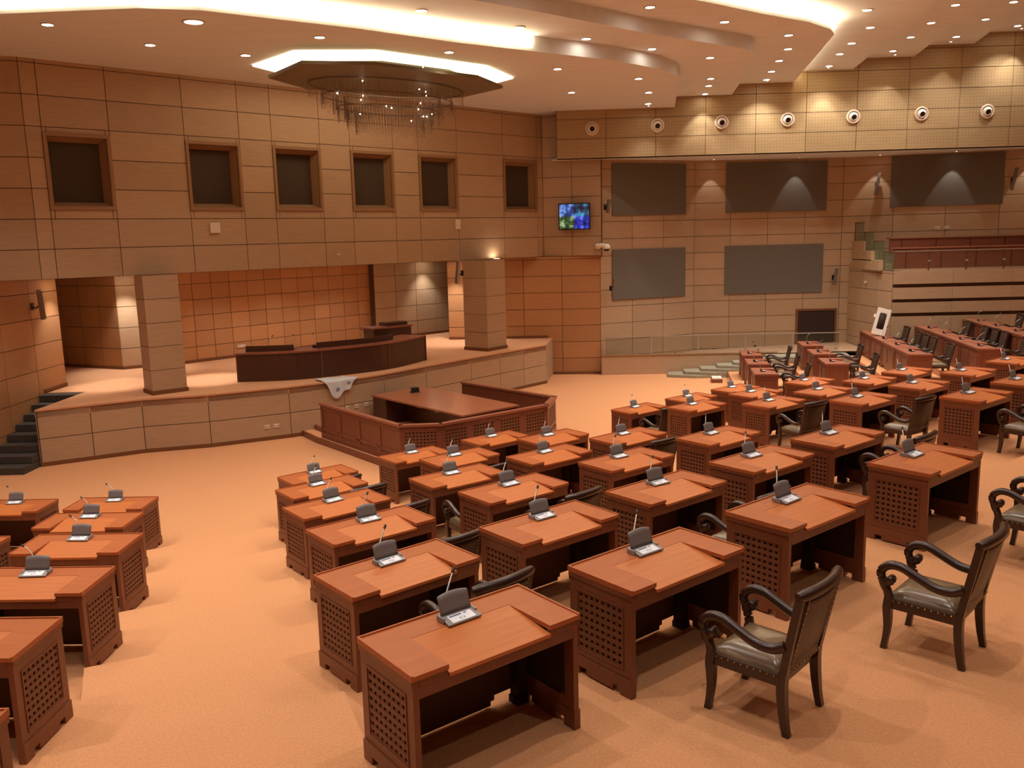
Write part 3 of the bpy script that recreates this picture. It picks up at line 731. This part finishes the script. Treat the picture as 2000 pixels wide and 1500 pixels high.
# ---------------------------------------------------------------- clerks' enclosure
EN=[(-4.6,20.35),(-2.36,17.62),(-1.5,17.66),(.80,19.5),(1.04,20.5),(-1.30,23.0)]
b=MB(); b.prism([(-5.53,21.6),(-4.70,20.36),(-2.42,17.53),(-1.46,17.56),(.87,19.43),(1.12,20.5),(-1.3,23.12),(-2.9,22.9)],0,.12); struct(b,'floor.060',['carpet'])
b=MB(); ribbon(b,[(-5.60,21.62),(-4.76,20.34),(-2.46,17.49)],.001,.14,.05); ribbon(b,[(-5.28,21.75),(-4.75,20.95)],.121,.24,.05); struct(b,'trim_2','red_side')
e=empty('clerks_enclosure',(-1.8,20,.12)); tag(e,'low red-brown enclosure wall with lattice panels in front of the stage','enclosure')
for i in range(len(EN)-1):
    A=Vector((*EN[i],0)); B=Vector((*EN[i+1],0)); L=(B-A).length; T=Matrix.Translation((A.x-e.location.x,A.y-e.location.y,0))@Matrix.Rotation(math.atan2(B.y-A.y,B.x-A.x),4,'Z')
    n=max(1,round(L/.82)); 
    b=MB(); b.box(0,L,.012,.07,.001,.80,T=T); 
    b.box(0,L,-.012,.013,.0,.14,T=T); b.box(0,L,-.004,.013,.20,.27,T=T); b.box(0,L,-.004,.013,.70,.80,T=T)
    for k in range(n+1): 
        x=L*k/n; b.box(max(0,x-.09),min(L,x+.09),-.004,.013,.14,.72,T=T)
    w_=b.build('wall_panel','red_side',e)
    if i in (1,2,3):
        for k in range(n):
            b=MB(); x0=L*k/n+.09; x1_=L*(k+1)/n-.09
            Tl=T@Matrix.Translation((0,.0,0))@Matrix.Rotation(-PI/2,4,'Z')@Matrix.Translation((0,0,0))
            # lattice drawn in the local x-z plane
            Tl=T@Matrix(((0,1,0,0),(1,0,0,0),(0,0,1,0),(0,0,0,1)))
            lattice(b,x0,x1_,.27,.70,.008,-1,T=Tl,step=.075,bw=.019,th=.008)
            b.build('lattice','lattice_wood',w_)
            b=MB(); b.box(x0,x1_,.0085,.0115,.27,.70,T=T); b.build('backing','lattice_back',w_)
    b=MB(); b.box(-.02,L+.02,-.035,.095,.80,.85,T=T); b.build('cap_rail','red_wood',e)
# clerks' table inside
t=empty('clerks_table',(-1.75,21.2,.12),math.radians(-49.5)); tag(t,'broad wooden clerks table inside the low enclosure','table')
b=MB(); b.box(-1.95,1.95,-.85,.85,.66,.70); b.build('table_top','table_wood',t)
b=MB(); b.box(-1.92,-1.3,-.82,.82,0,.66); b.box(1.4,1.92,-.82,.82,0,.66); b.box(-1.3,1.4,-.2,-.15,.0,.66); b.build('table_body','maroon_wood',t)
for k,x in enumerate((-.75,0.05,.7)):
    b=MB(); b.box(x-.11,x-.02,-.215,-.2001,.42,.50); b.box(x+.0,x+.09,-.215,-.2001,.42,.50); b.build('socket','pale_metal',t)
b=MB(); b.box(-.12,.12,-.09,.09,0,.02); b.box(-.09,.10,-.07,.08,.02,.13); o=b.build('black_box','black_plastic',loc=(-2.55,22.35,.822),rotz=.4,bevel=.01); tag(o,'small black box standing on the far end of the clerks table','box')
# ---------------------------------------------------------------- sockets and small boxes on walls
def wall_item(x,y,z,ang,w_,h,d,name,m,label,cat,group=None,slots=False):
    b=MB(); b.box(-w_/2,w_/2,-d,0,-h/2,h/2); o=b.build(name,m,loc=(x,y,z),rotz=ang,bevel=.004); tag(o,label,cat,group)
    if slots:
        b=MB(); 
        for k in (-.25,.25): b.box(k*w_-.012,k*w_+.012,-d-.003,-d,-.012,.012)
        b.build('socket_hole','dark_void',o)
    return o
aU=math.atan2(dW.y,dW.x); GS='white socket plates'
wall_item(-7.36,22.10,5.18,aU,.26,.26,.03,'wall_box','socket_white','flat pale square plate under the second window from the left','wall plate')
wall_item(-1.58,27.53,5.21,aU,.20,.30,.03,'wall_box','socket_white','flat pale upright plate under the fifth window from the left','wall plate')
wall_item(-4.78,24.53,4.41,aU,.05,.05,.04,'wall_sensor','white_plastic','tiny pale round sensor low on the upper wall','sensor')
aF=math.atan2(FR[4][1]-FR[3][1],FR[4][0]-FR[3][0])
for i,x in enumerate((-6.02,-5.82)):
    a_=math.atan2(FR[3][1]-FR[2][1],FR[3][0]-FR[2][0]); yy=FR[2][1]+(x-FR[2][0])*(FR[3][1]-FR[2][1])/(FR[3][0]-FR[2][0])
    wall_item(x,yy,.34,a_,.14,.09,.02,'socket_plate','socket_white','white socket plate low on the stage front, %s of the pair'%('left' if i==0 else 'right'),'socket',GS,True)
for i,f in enumerate((.05,.28,.52,.8)):
    x=FR[4][0]+(FR[5][0]-FR[4][0])*f; y=FR[4][1]+(FR[5][1]-FR[4][1])*f
    wall_item(x,y,.55,math.atan2(FR[5][1]-FR[4][1],FR[5][0]-FR[4][0]),.12,.10,.02,'socket_plate','socket_white','%s socket plate of the row behind the clerks enclosure'%['first','second','third','fourth'][i],'socket',GS,True)
aB=math.atan2(5.4,4.97)
wall_item(-8.45,26.97,1.62,aB,.28,.09,.02,'socket_plate','socket_white','pale socket strip on the back wall left of the stage bench','socket',GS,True)
a3=math.atan2(29.1-31.45,20-11.95)
for i,x in enumerate((14.96,15.24)):
    y=31.45+(x-11.95)*(29.1-31.45)/(20-11.95); wall_item(x,y,4.74,a3,.17,.09,.02,'socket_plate','socket_white','white socket plate high above the gallery, %s of two'%('left' if i==0 else 'right'),'socket',GS,True)
wall_item(12.3,30.0,2.95,-PI/2,.12,.07,.03,'emergency_switch','white_plastic','small white fitting on the side wall below the stepped glass','switch')
# ---------------------------------------------------------------- televisions and security camera
def tv(x,y,z,ang,w_,h,m,label):
    e=empty('wall_television',(x,y,z),ang); tag(e,label,'television')
    b=MB(); b.box(-w_/2,w_/2,-.09,-.02,-h/2,h/2); b.build('housing','black_plastic',e,bevel=.008)
    b=MB(); t=.035; b.add([(-w_/2+t,-.0915,-h/2+t),(w_/2-t,-.0915,-h/2+t),(w_/2-t,-.0915,h/2-t),(-w_/2+t,-.0915,h/2-t)],[(0,1,2,3)]); b.build('screen_picture',m,e)
    b=MB(); b.box(-.15,.15,-.02,.0,-.15,.15); b.build('wall_bracket','black_plastic',e)
a2=math.atan2(F2B[1]-F2A[1],F2B[0]-F2A[0])
tv(2.25,29.68,5.41,a2,1.08,.88,'tv_picture','wall television showing four bluish camera pictures in a grid')
tv(-11.45,19.86,5.38,math.atan2(1.35,3.4),.62,.95,'tv_blue','wall television cut by the left edge, showing bright blue')
e=empty('dome_camera',(3.02,29.64,4.40)); tag(e,'white security camera on a bracket below the television','security camera')
b=MB(); b.lathe([(0,0),(.10,0),(.10,.05),(0,.06)],16,T=Matrix.Rotation(PI/2,4,'X')@Matrix.Translation((0,0,-.0))); b.build('wall_mount','white_plastic',e)
b=MB(); b.tube([(0,-.04,0),(.08,-.12,.03),(.2,-.16,.03)],.07,10); b.build('arm','white_plastic',e)
b=MB(); b.lathe([(0,.10),(.08,.09),(.125,.02),(.13,-.04),(.11,-.07)],18,T=Matrix.Translation((.27,-.18,-.02))); b.build('camera_housing','white_plastic',e)
b=MB(); b.lathe([(.10,-.07),(.08,-.12),(.04,-.145),(0,-.15)],18,T=Matrix.Translation((.27,-.18,-.02))); b.build('lens_dome','black_plastic',e)
# ---------------------------------------------------------------- slim column loudspeakers
def speaker(x,y,z,ang,h,tilt,label,m='brown_speaker'):
    e=empty('column_speaker',(x,y,z),ang); tag(e,label,'loudspeaker','slim column loudspeakers on the walls')
    T=Matrix.Rotation(math.radians(tilt),4,'Y')
    b=MB(); b.box(-.05,.05,-.26,-.17,-h/2,h/2,T=T); c=b.build('cabinet',m,e,bevel=.01)
    b=MB(); b.box(-.04,.04,-.268,-.2601,-h/2+.03,h/2-.03,T=T); b.build('grille','acoustic',c)
    b=MB(); b.tube([(0,0,-.05),(0,-.1,-.08),(0,-.18,0)],.018,6); b.box(-.05,.05,-.02,.0,-.12,.05); b.build('wall_bracket','black_plastic',e)
speaker(-11.42,20.75,3.45,PI/2,.72,-6,'slim speaker on the wood wall beside the dark stage stairs','grey_plastic')
speaker(-1.45,26.95,3.75,math.radians(-38),.72,8,'slim silver speaker on the left face of the right stage column','pale_metal')
for (x,y,z,a,h,l) in [(3.28,29.72,5.72,math.atan2(1.63,3.48),.45,'small dark speaker right of the television'),(3.46,29.78,3.0,math.atan2(1.63,3.48),.62,'slim speaker left of the low dark panel beside the corner'),(11.7,31.42,3.1,0,.6,'slim speaker right of the dark panel above the doorway'),(13.0,31.13,6.3,a3,.75,'slim speaker on the wall left of the gallery panel'),(17.1,29.95,6.3,a3,.75,'slim speaker at the far right of the upper wall')]:
    speaker(x,y,z,a,h,9,l)
# ---------------------------------------------------------------- air jets on the upper band
aBd=math.atan2(28.5-29.3,21-1.66)
def make_jet():
    e=empty('air_jet'); R=Matrix.Rotation(PI/2,4,'X')
    b=MB(); b.lathe([(.0,.0),(.225,0),(.225,.03),(.19,.055),(.165,.03),(.15,.0)],28,T=R); b.build('outer_ring','socket_white',e)
    b=MB(); b.lathe([(.15,.01),(.14,.05),(.10,.10),(.085,.11),(.08,.06)],24,T=R@Matrix.Rotation(math.radians(14),4,'X')); b.build('nozzle','white_plastic',e)
    b=MB(); b.lathe([(.083,.085),(.0,.07)],20,T=R@Matrix.Rotation(math.radians(14),4,'X')); b.build('throat','dark_void',e)
    return e
jet0=tree(make_jet())
for i,(x,z) in enumerate([(2.82,8.21),(4.94,8.24),(7.01,8.28),(9.12,8.30),(11.21,8.33),(13.37,8.36),(15.43,8.37)]):
    y=29.3+(x-1.66)*(28.5-29.3)/(21-1.66)-.002
    place(jet0,'jet',x,y,z,aBd,'white round air jet on the upper band, %s from the left'%['first','second','third','fourth','fifth','sixth','seventh'][i],'air vent','round air jets on the upper band')
# ---------------------------------------------------------------- doorway, ramp, glass railing
b=MB(); b.box(0,1.35,-.03,.0,.0,1.88); o=b.build('door_1','dark_void',loc=(10.45,31.42,0),rotz=.02); o['kind']='structure'
b=MB(); b.box(-.07,0,-.05,.02,0,1.95); b.box(1.35,1.42,-.05,.02,0,1.95); b.box(0,1.35,-.05,.02,1.88,1.95); b.build('door_frame','skirting',o)
b=MB()  # ramp deck rising to the doorway
b.add([(3.15,29.72,0.02),(8.9,29.5,.62),(12.2,29.3,.66),(12.2,31.5,.72),(6.6,31.3,.55),(3.15,29.74,0.02)],[(0,1,2,3,4)]); struct(b,'floor.070','ramp_tan')
b=MB(); b.box(0,5.9,-.02,.1,0,.66); struct(b,'wall_ramp','veneer',loc=(3.12,29.55,0),rotz=-.035)
b=MB(); b.box(0,6.0,-.05,.12,.66,.69); struct(b,'trim_3','trim_wood',loc=(3.12,29.55,0),rotz=-.035)
e=empty('glass_railing',(3.2,29.60,.69),-.035); tag(e,'long clear glass railing on the low ramp wall','railing')
b=MB(); b.box(0,8.0,-.006,.006,0,.60); b.build('glass_pane','glass_clear',e)
b=MB(); b.box(0,8.0,-.02,.02,.60,.63); b.build('handrail','pale_metal',e)
for k in range(5):
    b=MB(); b.box(1.6*k,1.6*k+.04,-.015,.015,0,.6); b.build('post','pale_metal',e)
for k in range(7): # grey steps beside the ramp
    b=MB(); x0=5.35+k*.55; b.prism([(x0,29.38-.02*k),(x0+.9,29.35-.02*k),(12.2,29.2),(12.2,28.4),(x0+.75,28.35),(x0-.1,28.7)],.09*k+.001,.09*(k+1),0); struct(b,'floor.%03d'%(80+k),'step_grey')
b=MB(); b.box(-.17,.17,-.25,.25,0,.12); b.box(-.15,.15,-.23,.23,.12,.16,1); o=b.build('step_box',['red_side','white_plastic'],loc=(6.62,27.6,0),rotz=-.15); tag(o,'small white-topped step box on the carpet before the side block','step')
for i,(x,y) in enumerate(((4.6,30.26),(5.9,30.87),(7.4,31.33),(8.9,31.36))):
    wall_item(x,y,.42+.07*i,math.atan2(1.63,3.48) if i<2 else .02,.09,.09,.01,'ramp_light','dark_void','small dark ramp wall light, %s from the left'%ORD[i],'wall light','ramp wall lights')
# ---------------------------------------------------------------- gallery on the right
GX,GY=12.5,28.35
b=MB(); b.prism([(GX,GY),(21,GY-.2),(21,29.3),(12.25,31.35)],0,3.30)
for k,(z0,z1) in enumerate(((3.30,3.42),(3.42,3.55))): b.prism([(GX,GY+.55+.6*k),(21,GY+.35+.6*k),(21,29.6+k*.1),(12.25,31.35)],z0,z1)
struct(b,'wall_gallery','veneer')
b=MB() # projecting boards leave dark slots between them
T=Matrix.Translation((GX-.0,GY,0))@Matrix.Rotation(math.atan2(-.2,8.6),4,'Z')
for z0,z1 in ((2.96,3.38),(2.47,2.84),(2.02,2.36),(.9,1.90)):
    for k in range(5): b.box(k*1.9+.004,k*1.9+1.896,-.12,-.001,z0,z1,T=T)
struct(b,'trim_4','veneer')
b=MB(); b.box(0,9,-.015,.0,.9,3.3,T=T); struct(b,'trim_5','joint')
e=empty('gallery_railing',(GX,GY,3.38),math.atan2(-.2,8.6)); tag(e,'glass front railing of the gallery above the slotted wood wall','railing')
b=MB(); b.box(0,8.6,-.07,-.055,.0,.62); b.build('glass_pane','glass_clear',e)
b=MB(); b.box(0,8.6,-.08,-.045,.62,.65); b.build('handrail','pale_metal',e)
for k in range(5):
    b=MB(); b.box(1.1+1.2*k,1.14+1.2*k,-.05,-.02,0,.62); b.build('post','red_side',e)
    b=MB(); b.box(1.08+1.2*k,1.16+1.2*k,-.075,-.045,.28,.34); b.build('glass_clamp','pale_metal',e)
def bench(y,z,h,label,x0):
    e=empty('gallery_bench',(x0,y,z),math.atan2(-.2,8.6)); tag(e,label,'bench','gallery benches')
    b=MB(); b.box(0,7.6,0,.05,0,h); b.build('front_board','red_side',e)
    b=MB(); b.box(-.02,7.6,-.03,.22,h,h+.04); b.build('ledge','red_wood',e)
    b=MB(); 
    for k in range(7): b.box(.4+1.15*k,.43+1.15*k,-.012,0,.02,h-.02)
    b.build('seam_strip','maroon_wood',e)
bench(28.95,3.42,.66,'long red-brown bench front close behind the gallery glass',12.75)
bench(29.75,3.85,.55,'higher red-brown bench at the back of the gallery',12.95)
for i,(x,y,z,w_) in enumerate(((12.49,28.30,3.38,.0),(12.44,28.99,3.72,.0),(12.38,29.68,4.02,.0),(12.32,30.37,4.35,.0))):
    e=empty('stepped_glass_panel',(x,y,z),math.radians(94)); tag(e,'green glass panel of the stepped gallery side, %s going up'%ORD[i],'glass panel','stepped glass panels of the gallery side')
    b=MB(); b.box(0,.66,-.006,.006,0,.62); b.build('glass_pane','glass_green',e)
    b=MB(); b.box(0,.66,-.015,.015,.62,.645); b.box(.645,.675,-.015,.015,.0,.645); b.build('edge_rail','skirting',e)
panel_wall('wall_gallery_side',(12.22,31.3),(12.48,28.32),.4,3.38,1.0,.58)
for k,(yy,z) in enumerate(((28.95,3.72),(29.6,4.02),(30.25,4.35))):
    b=MB(); b.box(12.28,12.5,yy,31.2,3.38 if k==0 else z-.33,z); struct(b,'wall_gallery_side.%03d'%(k+1),'veneer')
# white framed board leaning behind the side block
e=empty('framed_board',(11.60,27.2,1.45),math.radians(-12)); tag(e,'white frame with a dark oval middle standing on a side block desk','board')
T=Matrix.Rotation(math.radians(14),4,'Y')@Matrix.Rotation(math.radians(-8),4,'X')
b=MB(); 
for (x0,x1_,z0,z1) in ((-.20,-.11,0,.85),(.11,.20,0,.85),(-.11,.11,.70,.85),(-.11,.11,0,.18)): b.box(x0,x1_,-.03,.03,z0,z1,T=T)
b.box(-.27,-.20,-.02,.02,.52,.62,T=T); b.build('white_frame','white_plastic',e)
b=MB(); b.lathe([(0,0),(.17,0),(.17,.02),(0,.02)],20,T=T@Matrix.Translation((0,-.0,.43))@Matrix.Diagonal((1,1,1.6,1))@Matrix.Rotation(PI/2,4,'X')); b.build('dark_oval','dark_void',e)
# ---------------------------------------------------------------- chandelier with its glowing coffer
OCT=[(-5.75,20.75),(-4.45,19.35),(-2.74,19.52),(-.42,21.5),(.22,23.1),(-.9,24.6),(-2.7,24.5),(-5.0,22.5)]
def scale_poly(p,f,cx,cy): return [(cx+(x-cx)*f,cy+(y-cy)*f) for x,y in p]
CX,CY=-2.75,22.0
PAN=[(-5.25,20.35),(-4.15,18.75),(-2.75,19.0),(-.62,20.95),(-.05,22.5),(-1.1,24.3),(-2.6,23.9),(-4.85,21.8)]
PAN=[(-5.28,20.25),(-4.18,18.75),(-2.74,19.05),(-.62,20.85),(-.05,22.3),(-1.15,23.6),(-2.7,23.2),(-4.75,21.75)]
b=MB(); inn=scale_poly(OCT,.62,CX,CY); n=8
vs=[(x,y,8.795) for x,y in OCT]+[(x,y,8.795) for x,y in inn]+[(x,y,8.76) for x,y in OCT]+[(x,y,8.76) for x,y in inn]
b.add(vs,[(16+i,24+i,24+(i+1)%n,16+(i+1)%n) for i in range(n)]+[(i,16+i,16+(i+1)%n,(i+1)%n) for i in range(n)]+[(8+i,8+(i+1)%n,24+(i+1)%n,24+i) for i in range(n)])
o=b.build('coffer_light','cove_ring'); tag(o,'bright angular ring of light in the ceiling over the chandelier','light')
e=empty('chandelier',(CX,CY,8.40)); tag(e,'broad crystal chandelier with three hanging tiers under a dark angular canopy','chandelier')
b=MB(); b.prism([(x-CX,y-CY) for x,y in PAN],0.0,.07); b.build('canopy','panel_olive',e)
b=MB(); 
for k in range(4): a=PI/4+k*PI/2; b.tube([(1.2*math.cos(a),1.2*math.sin(a),.07),(1.2*math.cos(a),1.2*math.sin(a),.355)],.03,6)
b.build('hanger','chrome',e)
ang=math.radians(43)
def ell(a,ra,rb): x,y=ra*math.cos(a),rb*math.sin(a); return (x*math.cos(ang)-y*math.sin(ang),x*math.sin(ang)+y*math.cos(ang))
OFF=(-.05,-.75)
for ti,(ra,rb,z0,z1,nn) in enumerate(((2.1,1.2,0,-.27,100),(1.8,1.0,-.25,-.52,100),(1.4,.75,-.5,-.80,96))):
    b=MB()
    ring=[(*ell(2*PI*k/48,ra,rb),z0-.02) for k in range(49)]
    b.tube([(x+OFF[0],y+OFF[1]+.6,z) for x,y,z in ring],.016,6)
    b.build('tier_ring','tier_metal',e)
    b=MB()
    for k in range(nn):
        for lay in (0,1,2):
            f=1-.16*lay; x,y=ell(2*PI*(k+.5*lay)/nn,ra*f,rb*f); x+=OFF[0]; y+=OFF[1]+.6
            zz=z0-.04; ze=z1-.12*lay+random.uniform(-.06,.06)
            b.tube([(x,y,zz),(x,y,ze)],.013,4,caps=False)
            T=Matrix.Translation((x,y,ze-.03)); b.lathe([(0,.03),(.022,0),(0,-.03)],4,T=T,smooth=False)
    s_=b.build('crystal_strands','crystal',e); s_['kind']='stuff'
b=MB()
for k in range(16):
    a=random.uniform(PI,2*PI); f=random.uniform(.6,1.02); x,y=ell(a,2.0*f,1.1*f); z=random.uniform(-.8,-.05); f2=1+.45*min(0,z)
    b.lathe([(0,.016),(.014,0),(0,-.016)],6,T=Matrix.Translation((x*f2+OFF[0],y*f2+OFF[1]+.5,z)))
s_=b.build('lit_beads','lamp',e); s_['kind']='stuff'
# ---------------------------------------------------------------- ceiling lights
def lamp_data(name,energy,size_deg,blend,rad=.05):
    l=bpy.data.lights.new(name,'SPOT'); l.energy=energy; l.color=WARM; l.spot_size=math.radians(size_deg); l.spot_blend=blend; l.shadow_soft_size=rad; return l
LD=lamp_data('downlight_bulb',P_DOWN,108,.75,.035)
LN_=lamp_data('near_bulb',P_DOWN*1.75,108,.75,.06)
LFAR=lamp_data('far_bulb',P_DOWN*.7,108,.75,.035); LR_=lamp_data('right_bulb',P_DOWN*.95,108,.75,.06)
LOW=lamp_data('low_level_bulb',P_DOWN*.36,100,.75,.035); LOW2=lamp_data('second_level_bulb',P_DOWN*.5,80,.5,.035)
LW=lamp_data('washer_bulb',P_WASH,56,.3,.02)
LS=lamp_data('stage_bulb',P_STAGE,125,.7,.05)
def fitting(r):
    e=empty('ceiling_light')
    b=MB(); b.lathe([(r*1.02,0),(r*1.25,0),(r*1.3,-.012),(r*1.02,-.018),(r*1.02,0)],24); b.build('trim_ring','lamp_ring',e)
    b=MB(); b.lathe([(r,-.012),(0,-.012)],24); b.build('lens','lamp',e)
    return e
fit0=tree(fitting(.095)); fit_big=tree(fitting(.16)); fit_small=tree(fitting(.035))
def ceil_light(x,y,z,label,ld,group='recessed ceiling lights',tilt=None,big=1,dz=-.03):
    o=place(*((fit0,'fit') if big==1 else (fit_big,'fitb')),x,y,z-.001,0,label,'ceiling light',group)
    lo=bpy.data.objects.new('bulb',ld); col.objects.link(lo); lo.parent=o; lo.location=(0,0,dz)
    if tilt: lo.rotation_euler=tilt
    return o
LL={8.8:[(-8.31,16.69),(-7.18,18.51),(-5.67,16.76),(-3.67,18.2),(-5.6,19.7),(-1.2,19.9),(1.3,22.12),(1.9,25.67),(3.52,23.73),(4.15,26.0),(4.48,28.18)],
9.13:[(-1.57,17.7),(.34,19.25),(1.86,20.46),(3.54,21.72),(5.21,22.93),(5.92,25.95),(6.14,27.16),(6.38,28.7)],
9.46:[(3.09,19.2),(5.01,20.65),(6.94,22.15),(7.44,23.77),(7.69,25.33),(7.96,26.94),(8.22,28.33)],
9.8:[(8.51,21.34),(9.31,23.11),(9.56,24.95),(9.77,26.38),(10.13,28.2)],
10.13:[(11.11,22.44),(11.39,24.26),(11.62,25.95),(11.94,27.84)],
10.46:[(13.21,23.65),(13.48,25.48),(13.76,27.63)],10.79:[(15.76,27.9)]}
LN={8.8:'lowest',9.13:'second',9.46:'third',9.8:'fourth',10.13:'fifth',10.46:'sixth',10.79:'topmost'}
NTH=['first','second','third','fourth','fifth','sixth','seventh','eighth','ninth','tenth','eleventh']
for z,l in LL.items():
    for i,(x,y) in enumerate(l):
        ceil_light(x,y,z,'round ceiling light on the %s ceiling level, %s counting from the left'%(LN[z],NTH[i]),LOW if z==8.8 else LOW2 if z==9.13 else LD,big=1.7 if (z==8.8 and i==2) else 1)
# lights of the same ceiling beyond the top of the picture
for z,l in {9.13:[(-6,15.4),(-10,15.8)],9.46:[(-9,14),(-5,13.9),(-1.2,15.8),(0.8,16.9)],9.8:[(-8,11.8),(-3,12.6),(1,14),(4.8,16.2),(7.6,18.8)],10.13:[(-9,9.6),(-4,10.4),(2,11.9),(6.3,14.4),(9.6,18)],10.46:[(-8,7.6),(-2,8.4),(4,10),(8.4,12.6),(11.6,17)],10.79:[(-8,4.5),(-3,5),(2,5.6),(7,7.5),(11,10.5),(14,15),(15.5,20),(-6,1),(0,1.5),(5,2),(10,4),(17,13),(18,22)]}.items():
    for i,(x,y) in enumerate(l):
        ceil_light(x,y,z,'round ceiling light beyond the top edge of the photo',(LR_ if x>=3.5 else LFAR if y>13.2 else LN_),group='ceiling lights beyond the top edge of the photo')
def wash(x,y,z,label,e_=1.0,tilt=(0,0,0)):
    ld=LW if e_==1.0 else bpy.data.lights.get('washer_%.2f'%e_) 
    if ld is None: ld=LW.copy(); ld.name='washer_%.2f'%e_; ld.energy=P_WASH*e_
    o=place(fit_small,'fits',x,y,z-.001,0,label,'ceiling light','small wall washer lights')
    lo=bpy.data.objects.new('bulb',ld); col.objects.link(lo); lo.parent=o; lo.location=(0,0,-.03); lo.rotation_euler=tilt
for i,(x,z,p) in enumerate([(4.56,8.8,.4),(6.33,9.13,1.4),(8.3,9.46,.8),(10.2,9.8,2.2),(12.25,10.13,.9),(13.95,10.46,.6),(16.1,10.79,1.8)]):
    wash(x,28.62-.03*(x-4.5),z,'tiny wall washer close to the upper band, %s from the left'%NTH[i],p,(math.radians(3),0,0))
for i,(x,y,p) in enumerate([(7.2,30.93,.6),(10.2,30.98,.8),(12.9,30.72,.8),(15.2,30.05,.9),(17.5,29.4,.9)]):
    wash(x,y,7.27,'tiny downlight under the upper band, %s from the left'%NTH[i],p,(math.radians(7),0,0))
for i,(x,y,p,l) in enumerate([(-2.9,31.7,1.6,'over the lit patch right of the stage bench'),(-1.9,29.6,3.0,'over the bright strip beside the right column'),(-10.75,24.35,3.0,'over the bright strip left of the left column'),(-11.0,21.6,1.5,'over the wall beside the stage stairs')]):
    o=place(fit0,'fit',x,y,4.099,0,'stage downlight '+l,'ceiling light','stage downlights')
    ld=LS.copy(); ld.energy=P_STAGE*p*.62; ld.spot_size=math.radians(80); lo=bpy.data.objects.new('bulb',ld); col.objects.link(lo); lo.parent=o; lo.location=(0,0,-.03)
for i,(x,y,p,sp) in enumerate([(-10.1,21.9,2.6,54),(-7.95,22.4,3.6,54),(-7.8,25.2,1.2,125),(-6.4,26.8,1.2,125),(-4.9,28.3,1.2,125),(-2.4,28.3,.6,110),(-.4,28.4,.6,80)]):
    o=place(fit0,'fit',x,y,4.099,0,'downlight in the hidden ceiling over the stage floor, %s from the left'%NTH[i],'ceiling light','stage downlights')
    ld=LS.copy(); ld.energy=P_STAGE*.62*p; ld.spot_size=math.radians(sp); lo=bpy.data.objects.new('bulb',ld); col.objects.link(lo); lo.parent=o; lo.location=(0,0,-.03)
